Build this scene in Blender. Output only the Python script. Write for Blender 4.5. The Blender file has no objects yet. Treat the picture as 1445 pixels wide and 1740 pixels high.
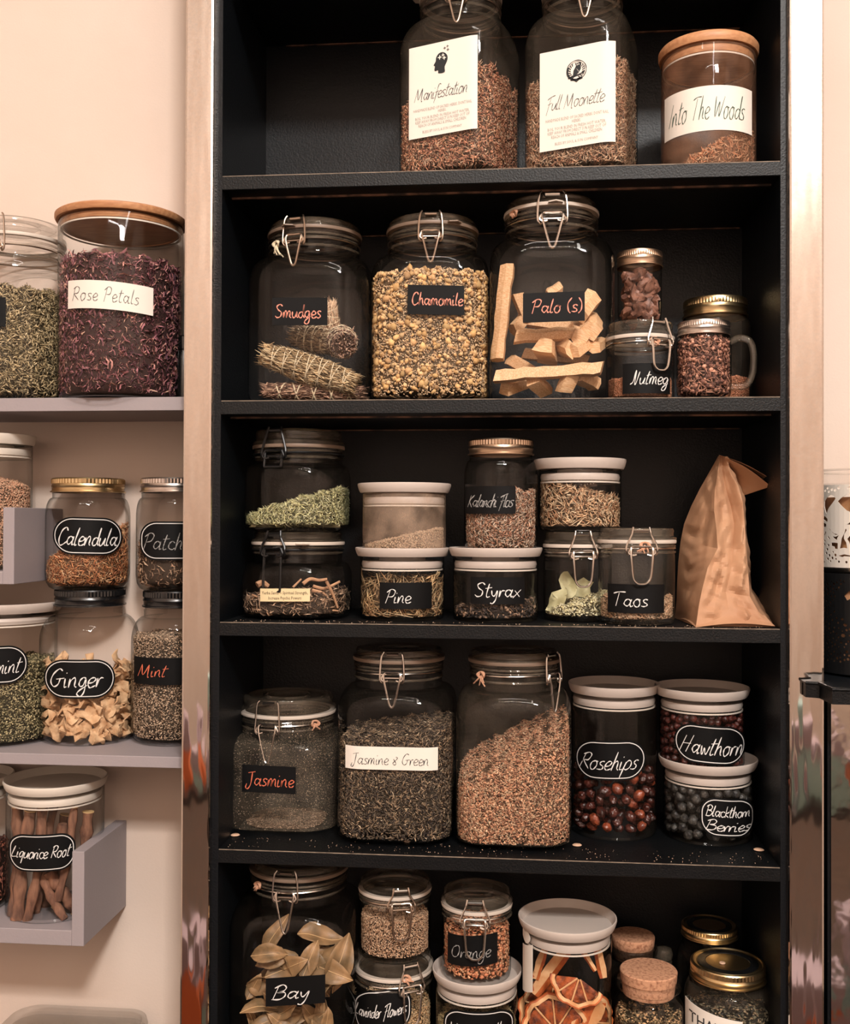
import bpy, bmesh, math, random
import numpy as np
from mathutils import Vector, Matrix, noise
PI = math.pi
R0 = random.Random(7)
NR = np.random.default_rng(7)
SC = bpy.context.scene
COL = SC.collection

# ------------------------------------------------------------------ camera
W, H = 1445, 1740
F_PX = 1797.4
CAM = Vector((0.03737, -1.30624, 0.12563))
def cam_axes():
    y, p, r = 0.09323, 0.01059, 0.00368
    cy, sy, cp, sp = math.cos(y), math.sin(y), math.cos(p), math.sin(p)
    f = Vector((-sy * cp, cy * cp, sp)); rt = Vector((cy, sy, 0)); up = rt.cross(f)
    r2 = rt * math.cos(r) + up * math.sin(r); u2 = -rt * math.sin(r) + up * math.cos(r)
    return r2, u2, f
RT, UP, FW = cam_axes()
cd = bpy.data.cameras.new('camera'); cam = bpy.data.objects.new('camera', cd); COL.objects.link(cam)
cd.sensor_fit = 'VERTICAL'; cd.sensor_height = 24.0; cd.lens = F_PX / H * 24.0
cd.clip_start = 0.02; cd.clip_end = 50
m = Matrix((RT, UP, -FW)).transposed().to_4x4(); m.translation = CAM
cam.matrix_world = m
SC.camera = cam
SC.view_settings.view_transform = 'Standard'; SC.view_settings.look = 'None'
SC.view_settings.gamma = 1.0; SC.view_settings.use_curve_mapping = False
SC.view_settings.exposure = 0.0
SC.cycles.transparent_max_bounces = 24
SC.cycles.max_bounces = 8; SC.cycles.diffuse_bounces = 3; SC.cycles.glossy_bounces = 4
SC.cycles.caustics_reflective = False; SC.cycles.caustics_refractive = False
SC.cycles.sample_clamp_indirect = 4.0

# ------------------------------------------------------------------ light
wd = bpy.data.worlds.new('world'); SC.world = wd; wd.use_nodes = True
bg = wd.node_tree.nodes['Background']; bg.inputs[0].default_value = (1.0, 0.86, 0.74, 1); bg.inputs[1].default_value = 0.10
def area(name, loc, target, sx, sy, power, col):
    l = bpy.data.lights.new(name, 'AREA'); l.shape = 'RECTANGLE'; l.size = sx; l.size_y = sy; l.energy = power; l.color = col
    o = bpy.data.objects.new(name, l); COL.objects.link(o); o.location = loc
    o.rotation_euler = (Vector(target) - Vector(loc)).to_track_quat('-Z', 'Y').to_euler()
    return o
WARM = (1.0, 0.95, 0.905)
area('ceiling_panel_lamp', (1.05, -3.7, 2.85), (0.0, 0.0, 0.0), 0.55, 0.45, 178, WARM)
area('ceiling_strip_lamp', (0.38, -1.45, 1.62), (0.38, -1.3, 0.0), 0.08, 0.9, 6, WARM)
area('ceiling_wide_lamp', (0.02, -0.95, 1.62), (0.02, -0.85, 0.0), 0.50, 0.14, 5, WARM)
area('back_wall_fill', (0.0, -3.6, 2.9), (0.0, -4.8, 0.6), 1.6, 0.5, 150, WARM)  # added fill to brighten the back wall in reflections, no lamp known there

# ------------------------------------------------------------------ helpers
def ray(px, py):
    return (FW * F_PX + RT * (px - W / 2) + UP * (H / 2 - py)).normalized()
def at(px, py, Y):
    d = ray(px, py); return CAM + d * ((Y - CAM.y) / d.y)
def onz(px, py, z):
    d = ray(px, py); return CAM + d * ((z - CAM.z) / d.z)
def lin(c):
    return tuple((v / 255 / 12.92 if v / 255 <= 0.04045 else ((v / 255 + 0.055) / 1.055) ** 2.4) for v in c[:3])
def smooth(pts, n=5, closed=False):
    P = [Vector(p) for p in pts]
    if len(P) < 3: return P
    out = []
    N = len(P)
    rng = range(N if closed else N - 1)
    for i in rng:
        a = P[(i - 1) % N] if (closed or i > 0) else P[0] * 2 - P[1]
        b = P[i]; c = P[(i + 1) % N]
        d = P[(i + 2) % N] if (closed or i + 2 < N) else P[-1] * 2 - P[-2]
        for k in range(n):
            t = k / n
            out.append(0.5 * ((2 * b) + (c - a) * t + (2 * a - 5 * b + 4 * c - d) * t * t + (3 * b - a - 3 * c + d) * t ** 3))
    if not closed: out.append(P[-1])
    return out

class MB:
    def __init__(s): s.v = []; s.f = []; s.m = []; s.mi = 0
    def add(s, v, f):
        o = len(s.v); s.v += [tuple(p) for p in v]; s.f += [tuple(i + o for i in q) for q in f]; s.m += [s.mi] * len(f)
    def box(s, a, b):
        x0, y0, z0 = a; x1, y1, z1 = b
        s.add([(x0, y0, z0), (x1, y0, z0), (x1, y1, z0), (x0, y1, z0), (x0, y0, z1), (x1, y0, z1), (x1, y1, z1), (x0, y1, z1)],
              [(0, 3, 2, 1), (4, 5, 6, 7), (0, 1, 5, 4), (1, 2, 6, 5), (2, 3, 7, 6), (3, 0, 4, 7)])
    def loft(s, rings, cap0=True, cap1=True, closed=False):
        n = len(rings[0]); o = len(s.v)
        for r in rings: s.v += [tuple(p) for p in r]
        K = len(rings)
        for k in range(K if closed else K - 1):
            a = o + k * n; b = o + ((k + 1) % K) * n
            for i in range(n):
                j = (i + 1) % n; s.f.append((a + i, a + j, b + j, b + i)); s.m.append(s.mi)
        if not closed:
            if cap0: s.f.append(tuple(o + i for i in range(n))[::-1]); s.m.append(s.mi)
            if cap1: s.f.append(tuple(o + (K - 1) * n + i for i in range(n))); s.m.append(s.mi)
    def tube(s, pts, r, seg=8, closed=False, caps=True):
        P = [Vector(p) for p in pts]; n = len(P); rings = []
        up = Vector((0.123, 0.456, 0.88)).normalized()
        for i in range(n):
            t = (P[(i + 1) % n] - P[i - 1]) if closed else (P[min(i + 1, n - 1)] - P[max(i - 1, 0)])
            if t.length < 1e-9: t = Vector((0, 0, 1))
            t.normalize()
            u = up - t * up.dot(t)
            if u.length < 1e-4: u = Vector((1, 0, 0)) - t * t.x
            u.normalize(); up = u; w = t.cross(u)
            rr = r[i] if hasattr(r, '__len__') else r
            rings.append([P[i] + (u * math.cos(2 * PI * k / seg) + w * math.sin(2 * PI * k / seg)) * rr for k in range(seg)])
        s.loft(rings, caps, caps, closed)
    def lathe(s, prof, seg=64, sq=None, cap0=False, cap1=False, rf=None):
        rings = []
        for k, p in enumerate(prof):
            r, z = p[0], p[1]; q = p[2] if len(p) > 2 else 0
            ring = []
            for i in range(seg):
                th = 2 * PI * i / seg
                R = shape_r(r, q, th) if q > 0 else r
                if rf: R = rf(R, i, k)
                ring.append((R * math.sin(th), -R * math.cos(th), z))
            rings.append(ring)
        s.loft(rings, cap0, cap1)

def shape_r(a, sq, th):
    """distance from the axis to a rounded square of half width a, in direction th"""
    if sq <= 0: return a
    c = a * (1 - 0.62 * sq); b = a - c
    dx, dy = abs(math.sin(th)), abs(math.cos(th))
    if dx < dy: dx, dy = dy, dx
    t = a / dx
    if t * dy <= b: return t
    k = b * (dx + dy)
    return k + math.sqrt(max(k * k - (2 * b * b - c * c), 0))

def obj(name, mb, mats, parent=None, smooth_=True, angle=None):
    me = bpy.data.meshes.new(name)
    me.from_pydata(mb.v, [], mb.f)
    if not isinstance(mats, (list, tuple)): mats = [mats]
    for mt in mats: me.materials.append(mt)
    if len(mats) > 1: me.polygons.foreach_set('material_index', mb.m)
    bm = bmesh.new(); bm.from_mesh(me); bmesh.ops.recalc_face_normals(bm, faces=bm.faces); bm.to_mesh(me); bm.free()
    if smooth_:
        me.polygons.foreach_set('use_smooth', [True] * len(me.polygons))
        try: me.set_sharp_from_angle(angle=angle or 0.7)
        except Exception: pass
    me.update()
    o = bpy.data.objects.new(name, me); COL.objects.link(o)
    if parent: o.parent = parent
    return o
def tag(o, label=None, cat=None, group=None, kind=None):
    if label: o['label'] = label
    if cat: o['category'] = cat
    if group: o['group'] = group
    if kind: o['kind'] = kind
    return o
def empty(name, loc, rz=0):
    o = bpy.data.objects.new(name, None); COL.objects.link(o); o.location = loc; o.rotation_euler = (0, 0, rz); o.empty_display_size = 0.02
    return o

# ------------------------------------------------------------------ materials
def nt(name):
    mt = bpy.data.materials.new(name); mt.use_nodes = True; t = mt.node_tree; t.nodes.clear()
    return mt, t, t.nodes, t.links
def N(ns, typ, **kw):
    n = ns.new(typ)
    for k, v in kw.items():
        if k.startswith('_'): setattr(n, k[1:], v)
        else: n.inputs[k.replace('__', ' ')].default_value = v
    return n
def pbr(name, col, rough=0.5, metal=0.0, col2=None, nscale=60, ndetail=4, stretch=None, bump=0.0, bscale=200, coat=0.0, spec=0.5, rough2=None, contrast=(0.35, 0.65), attr=False, trans=0.0, bdist=0.001, aniso=0.0):
    mt, t, ns, ln = nt(name)
    out = N(ns, 'ShaderNodeOutputMaterial'); b = N(ns, 'ShaderNodeBsdfPrincipled')
    ln.new(b.outputs[0], out.inputs[0])
    b.inputs['Base Color'].default_value = (*lin(col), 1); b.inputs['Roughness'].default_value = rough; b.inputs['Metallic'].default_value = metal
    b.inputs['Coat Weight'].default_value = coat; b.inputs['Specular IOR Level'].default_value = spec; b.inputs['Transmission Weight'].default_value = trans
    b.inputs['Anisotropic'].default_value = aniso
    tc = N(ns, 'ShaderNodeTexCoord'); mp = N(ns, 'ShaderNodeMapping'); ln.new(tc.outputs['Object'], mp.inputs[0])
    if stretch: mp.inputs['Scale'].default_value = stretch
    if col2 or rough2 is not None:
        nz = N(ns, 'ShaderNodeTexNoise', Scale=nscale, Detail=ndetail); ln.new(mp.outputs[0], nz.inputs['Vector'])
        mr = N(ns, 'ShaderNodeMapRange'); mr.inputs[1].default_value, mr.inputs[2].default_value = contrast; ln.new(nz.outputs[0], mr.inputs[0])
        if col2:
            mx = N(ns, 'ShaderNodeMix', _data_type='RGBA'); mx.inputs[6].default_value = (*lin(col), 1); mx.inputs[7].default_value = (*lin(col2), 1)
            ln.new(mr.outputs[0], mx.inputs[0]); ln.new(mx.outputs[2], b.inputs['Base Color'])
        if rough2 is not None:
            m2 = N(ns, 'ShaderNodeMix', _data_type='FLOAT'); m2.inputs[2].default_value = rough; m2.inputs[3].default_value = rough2
            ln.new(mr.outputs[0], m2.inputs[0]); ln.new(m2.outputs[0], b.inputs['Roughness'])
    if attr:
        at_ = N(ns, 'ShaderNodeAttribute', _attribute_name='tone'); ln.new(at_.outputs[0], b.inputs['Base Color'])
    if bump:
        nb = N(ns, 'ShaderNodeTexNoise', Scale=bscale, Detail=3); ln.new(mp.outputs[0], nb.inputs['Vector'])
        bp = N(ns, 'ShaderNodeBump', Strength=bump, Distance=bdist); ln.new(nb.outputs[0], bp.inputs['Height']); ln.new(bp.outputs[0], b.inputs['Normal'])
    return mt

def glass(name, haze=0.012, speck=0.0, edge=(0.25, 0.30, 0.30), clear=0.97, refl=1.0, wob=0.15, speckscale=900, dustcol=(200, 180, 155)):
    mt, t, ns, ln = nt(name)
    out = N(ns, 'ShaderNodeOutputMaterial')
    tc = N(ns, 'ShaderNodeTexCoord')
    lw = N(ns, 'ShaderNodeLayerWeight', Blend=0.5)
    p5 = N(ns, 'ShaderNodeMath', _operation='POWER'); ln.new(lw.outputs['Facing'], p5.inputs[0]); p5.inputs[1].default_value = 4.0
    fr = N(ns, 'ShaderNodeMath', _operation='MULTIPLY_ADD', _use_clamp=True); ln.new(p5.outputs[0], fr.inputs[0]); fr.inputs[1].default_value = 0.6 * refl; fr.inputs[2].default_value = 0.020 * refl
    p3 = N(ns, 'ShaderNodeMath', _operation='POWER'); ln.new(lw.outputs['Facing'], p3.inputs[0]); p3.inputs[1].default_value = 3.5
    mx = N(ns, 'ShaderNodeMix', _data_type='RGBA'); mx.inputs[6].default_value = (clear, clear, clear, 1); mx.inputs[7].default_value = (*edge, 1); ln.new(p3.outputs[0], mx.inputs[0])
    tr = N(ns, 'ShaderNodeBsdfTransparent'); ln.new(mx.outputs[2], tr.inputs[0])
    df = N(ns, 'ShaderNodeBsdfDiffuse'); df.inputs[0].default_value = (*lin(dustcol), 1)
    gl = N(ns, 'ShaderNodeBsdfGlossy', Roughness=0.03)
    nb = N(ns, 'ShaderNodeTexNoise', Scale=35.0, Detail=1.0); ln.new(tc.outputs['Object'], nb.inputs['Vector'])
    bp = N(ns, 'ShaderNodeBump', Strength=wob, Distance=0.004); ln.new(nb.outputs[0], bp.inputs['Height']); ln.new(bp.outputs[0], gl.inputs['Normal'])
    m1 = N(ns, 'ShaderNodeMixShader'); ln.new(tr.outputs[0], m1.inputs[1]); ln.new(df.outputs[0], m1.inputs[2])
    nd = N(ns, 'ShaderNodeTexNoise', Scale=30.0, Detail=5.0); ln.new(tc.outputs['Object'], nd.inputs['Vector'])
    hz = N(ns, 'ShaderNodeMapRange'); hz.inputs[1].default_value = 0.35; hz.inputs[2].default_value = 0.75; hz.inputs[3].default_value = haze * 0.4; hz.inputs[4].default_value = haze * 2.0
    ln.new(nd.outputs[0], hz.inputs[0])
    fac = hz.outputs[0]
    if speck > 0:
        vz = N(ns, 'ShaderNodeTexNoise', Scale=float(speckscale), Detail=2.0); ln.new(tc.outputs['Object'], vz.inputs['Vector'])
        sr = N(ns, 'ShaderNodeMapRange'); sr.inputs[1].default_value = 0.60; sr.inputs[2].default_value = 0.68; sr.inputs[4].default_value = speck
        ln.new(vz.outputs[0], sr.inputs[0])
        ad = N(ns, 'ShaderNodeMath', _operation='ADD', _use_clamp=True); ln.new(fac, ad.inputs[0]); ln.new(sr.outputs[0], ad.inputs[1]); fac = ad.outputs[0]
    ln.new(fac, m1.inputs[0])
    m2 = N(ns, 'ShaderNodeMixShader'); ln.new(fr.outputs[0], m2.inputs[0]); ln.new(m1.outputs[0], m2.inputs[1]); ln.new(gl.outputs[0], m2.inputs[2])
    ln.new(m2.outputs[0], out.inputs[0])
    return mt

M = {}
M['wall'] = pbr('cream wall paint', (224, 207, 194), 0.75, col2=(218, 196, 180), nscale=2.5, bump=0.12, bscale=350, spec=0.3)
M['ceiling'] = pbr('white ceiling paint', (235, 226, 214), 0.9)
M['floor'] = pbr('orange brown floor', (38, 30, 26), 0.3, col2=(66, 42, 30), nscale=3, stretch=(8, 1, 1))
M['black'] = pbr('black melamine', (5, 7, 9), 0.45, col2=(10, 12, 14), nscale=25, bump=0.6, bscale=420, bdist=0.0008, spec=0.28)
M['blackpanel'] = pbr('black cabinet board', (9, 13, 17), 0.42, bump=0.5, bscale=380, bdist=0.0008, spec=0.28)
M['worn'] = pbr('worn chipboard edge', (140, 124, 108), 0.7, col2=(84, 72, 62), nscale=60, contrast=(0.4, 0.7))
M['rawline'] = pbr('raw board edge', (130, 96, 76), 0.7, col2=(50, 38, 32), nscale=60, contrast=(0.4, 0.62))
M['grayshelf'] = pbr('lilac grey laminate', (156, 146, 148), 0.5, bump=0.15, bscale=300, spec=0.4)
M['shelfunder'] = M['grayshelf']
M['kilner'] = glass('clear jar glass', 0.003, wob=0.06)
M['glassdark'] = glass('dark clear jar glass', 0.004, wob=0.06)
M['dusty'] = glass('dusty jar glass', 0.05, 0.45, speckscale=700, wob=0.06)
M['hazy'] = glass('hazy jar glass', 0.022, 0.08, speckscale=900, wob=0.06)
M['hazybrown'] = glass('herb dusted glass', 0.15, 0.16, dustcol=(190, 140, 110))
M['canister'] = glass('clear canister glass', 0.006, wob=0.03)
M['lidglass'] = glass('pressed lid glass', 0.07, edge=(0.35, 0.36, 0.34), refl=1.6, wob=0.5)
M['rim_glass'] = glass('thick glass rim', 0.05, edge=(0.2, 0.3, 0.22), refl=1.8, wob=0.3)
M['amber'] = glass('smoky bottle glass', 0.01, edge=(0.02, 0.02, 0.02), clear=0.28, refl=1.6)
M['gasket'] = pbr('white rubber gasket', (214, 200, 186), 0.5, trans=0.0)
M['gasketdark'] = pbr('tan rubber gasket', (128, 108, 92), 0.5)
M['steel'] = pbr('bright steel wire', (205, 198, 190), 0.22, 1.0)
M['oldsteel'] = pbr('worn steel wire', (176, 158, 142), 0.32, 1.0)
M['blackwire'] = pbr('black coated wire', (12, 12, 13), 0.35, 0.0, spec=0.4)
M['gold'] = pbr('brass coloured lid', (200, 176, 134), 0.30, 1.0)
M['copper'] = pbr('pale copper lid', (190, 164, 140), 0.34, 1.0)
M['silver'] = pbr('silver lid', (196, 186, 178), 0.30, 1.0)
M['blacklid'] = pbr('black lid enamel', (18, 18, 19), 0.25, 0.0, spec=0.7)
M['greylid'] = pbr('warm grey ceramic lid', (202, 188, 178), 0.45)
M['whitelid'] = pbr('off white lid', (226, 214, 200), 0.45)
M['bamboo'] = pbr('bamboo lid', (200, 146, 102), 0.5, col2=(178, 122, 82), nscale=40, stretch=(1, 6, 6))
M['cork'] = pbr('cork', (202, 150, 116), 0.9, col2=(148, 96, 70), nscale=260, bump=0.4, bscale=300, contrast=(0.45, 0.7))
M['labelblack'] = pbr('black chalk label', (7, 7, 8), 0.6, spec=0.2)
M['labelwhite'] = pbr('white paper label', (236, 226, 214), 0.7)
M['labeltan'] = pbr('cream paper label', (226, 204, 160), 0.7)
M['chalk'] = pbr('white chalk ink', (226, 222, 218), 0.8)
M['chalkgrey'] = pbr('smudged chalk ink', (176, 172, 168), 0.8, col2=(110, 108, 106), nscale=400)
M['pinkink'] = pbr('pink chalk ink', (232, 150, 128), 0.8)
M['redink'] = pbr('orange red chalk ink', (212, 108, 78), 0.8)
M['blackink'] = pbr('black ink', (28, 32, 34), 0.7)
M['greyink'] = pbr('thin grey ink', (92, 88, 86), 0.7)
M['faintink'] = pbr('faint printed ink', (176, 164, 154), 0.7)
M['greenink'] = pbr('dark green ink', (34, 62, 50), 0.6, col2=(60, 90, 72), nscale=200)
M['brownink'] = pbr('brown printed ink', (70, 52, 36), 0.7)
M['twine'] = pbr('pink brown twine', (206, 156, 126), 0.9)
M['twinew'] = pbr('cream cotton thread', (226, 208, 176), 0.9)
M['wood'] = pbr('pale resin wood', (240, 200, 156), 0.6, col2=(214, 160, 112), nscale=60, stretch=(0.8, 12, 12), bump=0.3, bscale=90)
M['bark'] = pbr('brown root bark', (150, 106, 82), 0.85, col2=(92, 60, 46), nscale=120, stretch=(1, 1, 0.3), bump=0.6, bscale=200)
M['rootend'] = pbr('cut root end', (224, 186, 132), 0.8)
M['kraft'] = pbr('brown kraft paper', (190, 146, 112), 0.7, col2=(174, 128, 96), nscale=12, bump=0.25, bscale=220)
M['flake'] = pbr('dried herb pieces', (200, 150, 100), 0.75, attr=True, spec=0.3)
M['rosehip'] = pbr('dried rosehip skin', (88, 38, 28), 0.3, col2=(44, 20, 16), nscale=90, bump=1.0, bscale=160, bdist=0.0025, spec=0.7)
M['rosehip2'] = pbr('pale dried rosehip skin', (160, 78, 48), 0.3, col2=(96, 42, 28), nscale=90, bump=1.0, bscale=160, bdist=0.0025, spec=0.7)
M['haw'] = pbr('dried hawthorn skin', (96, 40, 32), 0.4, col2=(40, 18, 16), nscale=120, bump=1.0, bscale=200, bdist=0.002)
M['sloe'] = pbr('dried blackthorn skin', (72, 68, 62), 0.45, col2=(36, 34, 34), nscale=140, bump=1.0, bscale=220, bdist=0.002)
M['bay'] = pbr('dried bay leaf', (170, 132, 92), 0.5, col2=(112, 90, 62), nscale=40, bump=0.3, bscale=120)
M['bayvein'] = pbr('bay leaf vein', (206, 170, 124), 0.6)
M['ginger'] = pbr('dried ginger flesh', (228, 190, 148), 0.8, col2=(196, 150, 108), nscale=70, bump=0.8, bscale=150, bdist=0.002)
M['rind'] = pbr('orange rind', (196, 104, 48), 0.55, col2=(168, 76, 34), nscale=120, bump=0.5, bscale=260)
M['pith'] = pbr('orange pith', (232, 186, 138), 0.75, col2=(214, 150, 96), nscale=60)
M['pulp'] = pbr('dried orange pulp', (176, 84, 36), 0.3, col2=(84, 34, 16), nscale=110, stretch=(1, 1, 1), bump=0.8, bscale=120, bdist=0.002)
M['lanternwhite'] = pbr('white enamelled metal', (232, 222, 210), 0.45)
M['lanternblack'] = pbr('black enamelled metal', (20, 20, 21), 0.4)
M['linerglow'] = pbr('painted glow liner', (206, 160, 122), 0.6, col2=(150, 96, 62), nscale=25)  # glow behind the black sleeve's holes, put into the liner's colour
M['linerbrown'] = pbr('brown candle liner', (160, 104, 72), 0.6, col2=(214, 160, 110), nscale=45)
M['hazytan'] = glass('tan dusted glass', 0.24, 0.16, dustcol=(210, 180, 155))
M['plastic'] = glass('cloudy clear plastic', 0.05, edge=(0.6, 0.6, 0.58), clear=0.9, refl=1.0, wob=0.1)
M['lentil'] = pbr('pale lentil', (220, 180, 150), 0.7)
M['lilac'] = pbr('lilac card', (170, 150, 156), 0.6)
M['orange'] = pbr('orange card', (230, 120, 70), 0.6)
M['teal'] = pbr('pale teal card', (160, 190, 185), 0.6)
M['darkwood'] = pbr('dark counter', (40, 32, 28), 0.5)

def chrome_mat(name, rough, dusty):
    mt, t, ns, ln = nt(name)
    out = N(ns, 'ShaderNodeOutputMaterial'); b = N(ns, 'ShaderNodeBsdfPrincipled'); ln.new(b.outputs[0], out.inputs[0])
    b.inputs['Base Color'].default_value = (*lin((214, 204, 196)), 1); b.inputs['Metallic'].default_value = 1.0
    tc = N(ns, 'ShaderNodeTexCoord'); mp = N(ns, 'ShaderNodeMapping'); ln.new(tc.outputs['Object'], mp.inputs[0]); mp.inputs['Scale'].default_value = (60, 60, 3)
    nz = N(ns, 'ShaderNodeTexNoise', Scale=1.0, Detail=3); ln.new(mp.outputs[0], nz.inputs['Vector'])
    mp2 = N(ns, 'ShaderNodeMapping'); ln.new(tc.outputs['Object'], mp2.inputs[0]); mp2.inputs['Scale'].default_value = (30, 30, 6)
    nz2 = N(ns, 'ShaderNodeTexNoise', Scale=1.0, Detail=2); ln.new(mp2.outputs[0], nz2.inputs['Vector'])
    bp = N(ns, 'ShaderNodeBump', Strength=0.35, Distance=0.004); ln.new(nz2.outputs[0], bp.inputs['Height']); ln.new(bp.outputs[0], b.inputs['Normal'])
    # dust and smears: more of them higher up, where nobody wipes
    sx = N(ns, 'ShaderNodeSeparateXYZ'); ln.new(tc.outputs['Object'], sx.inputs[0])
    zr = N(ns, 'ShaderNodeMapRange'); zr.inputs[1].default_value = -0.1; zr.inputs[2].default_value = 0.75; ln.new(sx.outputs[2], zr.inputs[0])
    nd = N(ns, 'ShaderNodeTexNoise', Scale=140.0, Detail=8.0, Roughness=0.8); ln.new(tc.outputs['Object'], nd.inputs['Vector'])
    dr = N(ns, 'ShaderNodeMapRange'); dr.inputs[1].default_value = 0.42; dr.inputs[2].default_value = 0.68; ln.new(nd.outputs[0], dr.inputs[0])
    mu = N(ns, 'ShaderNodeMath', _operation='MULTIPLY'); ln.new(zr.outputs[0], mu.inputs[0]); ln.new(dr.outputs[0], mu.inputs[1])
    mu2 = N(ns, 'ShaderNodeMath', _operation='MULTIPLY'); ln.new(mu.outputs[0], mu2.inputs[0]); mu2.inputs[1].default_value = dusty
    rr = N(ns, 'ShaderNodeMath', _operation='MULTIPLY_ADD'); ln.new(zr.outputs[0], rr.inputs[0]); rr.inputs[1].default_value = 0.22; rr.inputs[2].default_value = rough
    ln.new(rr.outputs[0], b.inputs['Roughness'])
    df = N(ns, 'ShaderNodeBsdfDiffuse'); df.inputs[0].default_value = (*lin((190, 180, 170)), 1)
    mx = N(ns, 'ShaderNodeMixShader'); ln.new(mu2.outputs[0], mx.inputs[0]); ln.new(b.outputs[0], mx.inputs[1]); ln.new(df.outputs[0], mx.inputs[2]); ln.new(mx.outputs[0], out.inputs[0])
    return mt
M['chromeL'] = chrome_mat('mirror polished steel', 0.05, 0.35)
M['chromeR'] = chrome_mat('dusty polished steel', 0.05, 0.5)

# ------------------------------------------------------------------ room shell
def struct(name, a, b, mt):
    mb = MB(); mb.box(a, b); return tag(obj(name, mb, mt, smooth_=False), kind='structure')
WY = 0.178                                   # the wall the side shelves hang on
struct('wall_left', (-2.4, WY, -1.45), (-0.388, WY + 0.1, 3.0), M['wall'])
struct('wall_right', (0.388, WY, -1.45), (2.4, WY + 0.1, 3.0), M['wall'])
struct('floor', (-2.4, -5.0, -1.5), (2.4, WY + 0.1, -1.45), M['floor'])
struct('ceiling', (-2.4, -5.0, 3.0), (2.4, WY + 0.1, 3.05), M['ceiling'])
struct('wall_back', (-2.4, -5.1, -1.45), (2.4, -5.0, 3.0), M['wall'])
struct('wall_far_left', (-2.5, -5.1, -1.45), (-2.4, WY, 3.0), M['wall'])
struct('wall_far_right', (2.4, -5.1, -1.45), (2.5, WY, 3.0), M['wall'])

# ------------------------------------------------------------------ cabinet
HW = 0.345; DEP = 0.228; TH = 0.0175
SHZ = {0: 0.849, 1: 0.5643, 2: 0.2795, 3: 0.0, 4: -0.2855, 5: -0.571}
cab = tag(empty('display_cabinet', (0, 0, -1.45)), 'tall open black cabinet with five shelves and polished steel upright edges', 'cabinet')
def cpart(name, mb, mt, label=None, sm=False):
    o = obj(name, mb, mt, cab, sm); o.location = (0, 0, 1.45)
    if label: o['label'] = label
    return o
mb = MB(); mb.box((-HW, DEP, -1.44), (HW, DEP + 0.012, 1.15)); cpart('back_panel', mb, M['blackpanel'])
for s in (-1, 1):
    mb = MB(); mb.box((min(s * HW, s * 0.386), 0.001, -1.44), (max(s * HW, s * 0.386), DEP, 1.15)); cpart('side_panel', mb, M['blackpanel'])
def bevbox(mb, a, b, w):
    x0, y0, z0 = a; x1, y1, z1 = b
    def ring(x): return [(x, y0 + w, z0), (x, y1, z0), (x, y1, z1), (x, y0 + w, z1), (x, y0, z1 - w), (x, y0, z0 + w)]
    mb.loft([ring(x0), ring(x1)])
for i, z in SHZ.items():
    o = cpart('shelf', (lambda b: (bevbox(b, (-HW + 0.0004, 0, z - TH), (HW - 0.0004, DEP - 0.001, z), 0.0008), b)[1])(MB()), M['black'])
    mb = MB(); mb.box((-HW + 0.001, -0.0003, z - 0.0008), (HW - 0.001, 0.0006, z + 0.0002)); o2 = cpart('shelf_edge', mb, M['worn'], 'worn pale front arris of the shelf')
    mb = MB(); mb.box((-HW + 0.004, 0.031, z - TH - 0.0022), (HW - 0.004, 0.0345, z - TH)); cpart('batten', mb, M['rawline'], 'thin raw wood line under the shelf')
    mb = MB(); mb.box((-HW + 0.03, DEP - 0.004, z - TH - 0.0016), (HW - 0.004, DEP - 0.0005, z - TH)); cpart('batten', mb, M['rawline'])
for s, pxo, pxi, key in ((-1, 316, 367, 'chromeL'), (1, 1390, 1336, 'chromeR')):
    # upright steel edge, a shallow box section proud of the cabinet front
    xo = {-1: -0.3905, 1: 0.3935}[s]; xi = {-1: -0.3535, 1: 0.3525}[s]
    rings = []
    w = 0.003
    x0, x1 = min(xo, xi), max(xo, xi)
    for k in range(61):
        z = -1.44 + k * 2.58 / 60
        rings.append([(x0 + w, -0.010, z), (x1 - w, -0.010, z), (x1 - 0.0008, -0.0092, z), (x1, -0.007, z), (x1, 0.001, z), (x0, 0.001, z), (x0, -0.007, z), (x0 + 0.0008, -0.0092, z)])
    mb = MB(); mb.loft(rings); cpart('steel_edge', mb, M[key], ('mirror polished steel upright edge' if s < 0 else 'dusty scratched steel upright edge'))

# ------------------------------------------------------------------ side shelves on the cream wall
FY = 0.03
def zpx(px, py, Y=FY): return at(px, py, Y).z
def xpx(px, py, Y=FY): return at(px, py, Y).x
def wall_shelf(z0, z1, xl, xr, label, ends=None):
    t = tag(empty('wall_shelf', ((xl + xr) / 2, FY, z0)), label, 'shelf', 'floating grey shelves')
    c = Vector(t.location)
    def bx(name, a, b):
        mb = MB(); mb.box(tuple(Vector(a) - c), tuple(Vector(b) - c)); o = obj(name, mb, M['grayshelf'], t, False)
        md = o.modifiers.new('b', 'BEVEL'); md.width = 0.0008; md.segments = 2
    if ends:
        bx('board', (xl, FY, z0), (xr - ends[0], WY - 0.0005, z1))
        bx('end_panel', (xr - ends[0], FY, z0), (xr, WY - 0.0005, ends[1]))
    else: bx('board', (xl, FY, z0), (xr, WY - 0.0005, z1))
ZA = zpx(200, 675); wall_shelf(zpx(200, 698), ZA, -1.0, -0.392, 'straight grey wall shelf carrying the rose petals canister')
ZB = zpx(200, 1284); wall_shelf(zpx(200, 1303), ZB, -1.0, -0.392, 'straight grey wall shelf carrying the Ginger and Mint jars')
XC = xpx(143, 1500); ZC = zpx(60, 1579)
wall_shelf(zpx(60, 1605), ZC, XC - 0.5, XC, 'low grey wall shelf with upturned end beside the Liquorice Root jar', (0.0165, zpx(130, 1447)))
XD = xpx(24, 920); ZD = zpx(10, 985 - 14)
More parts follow.
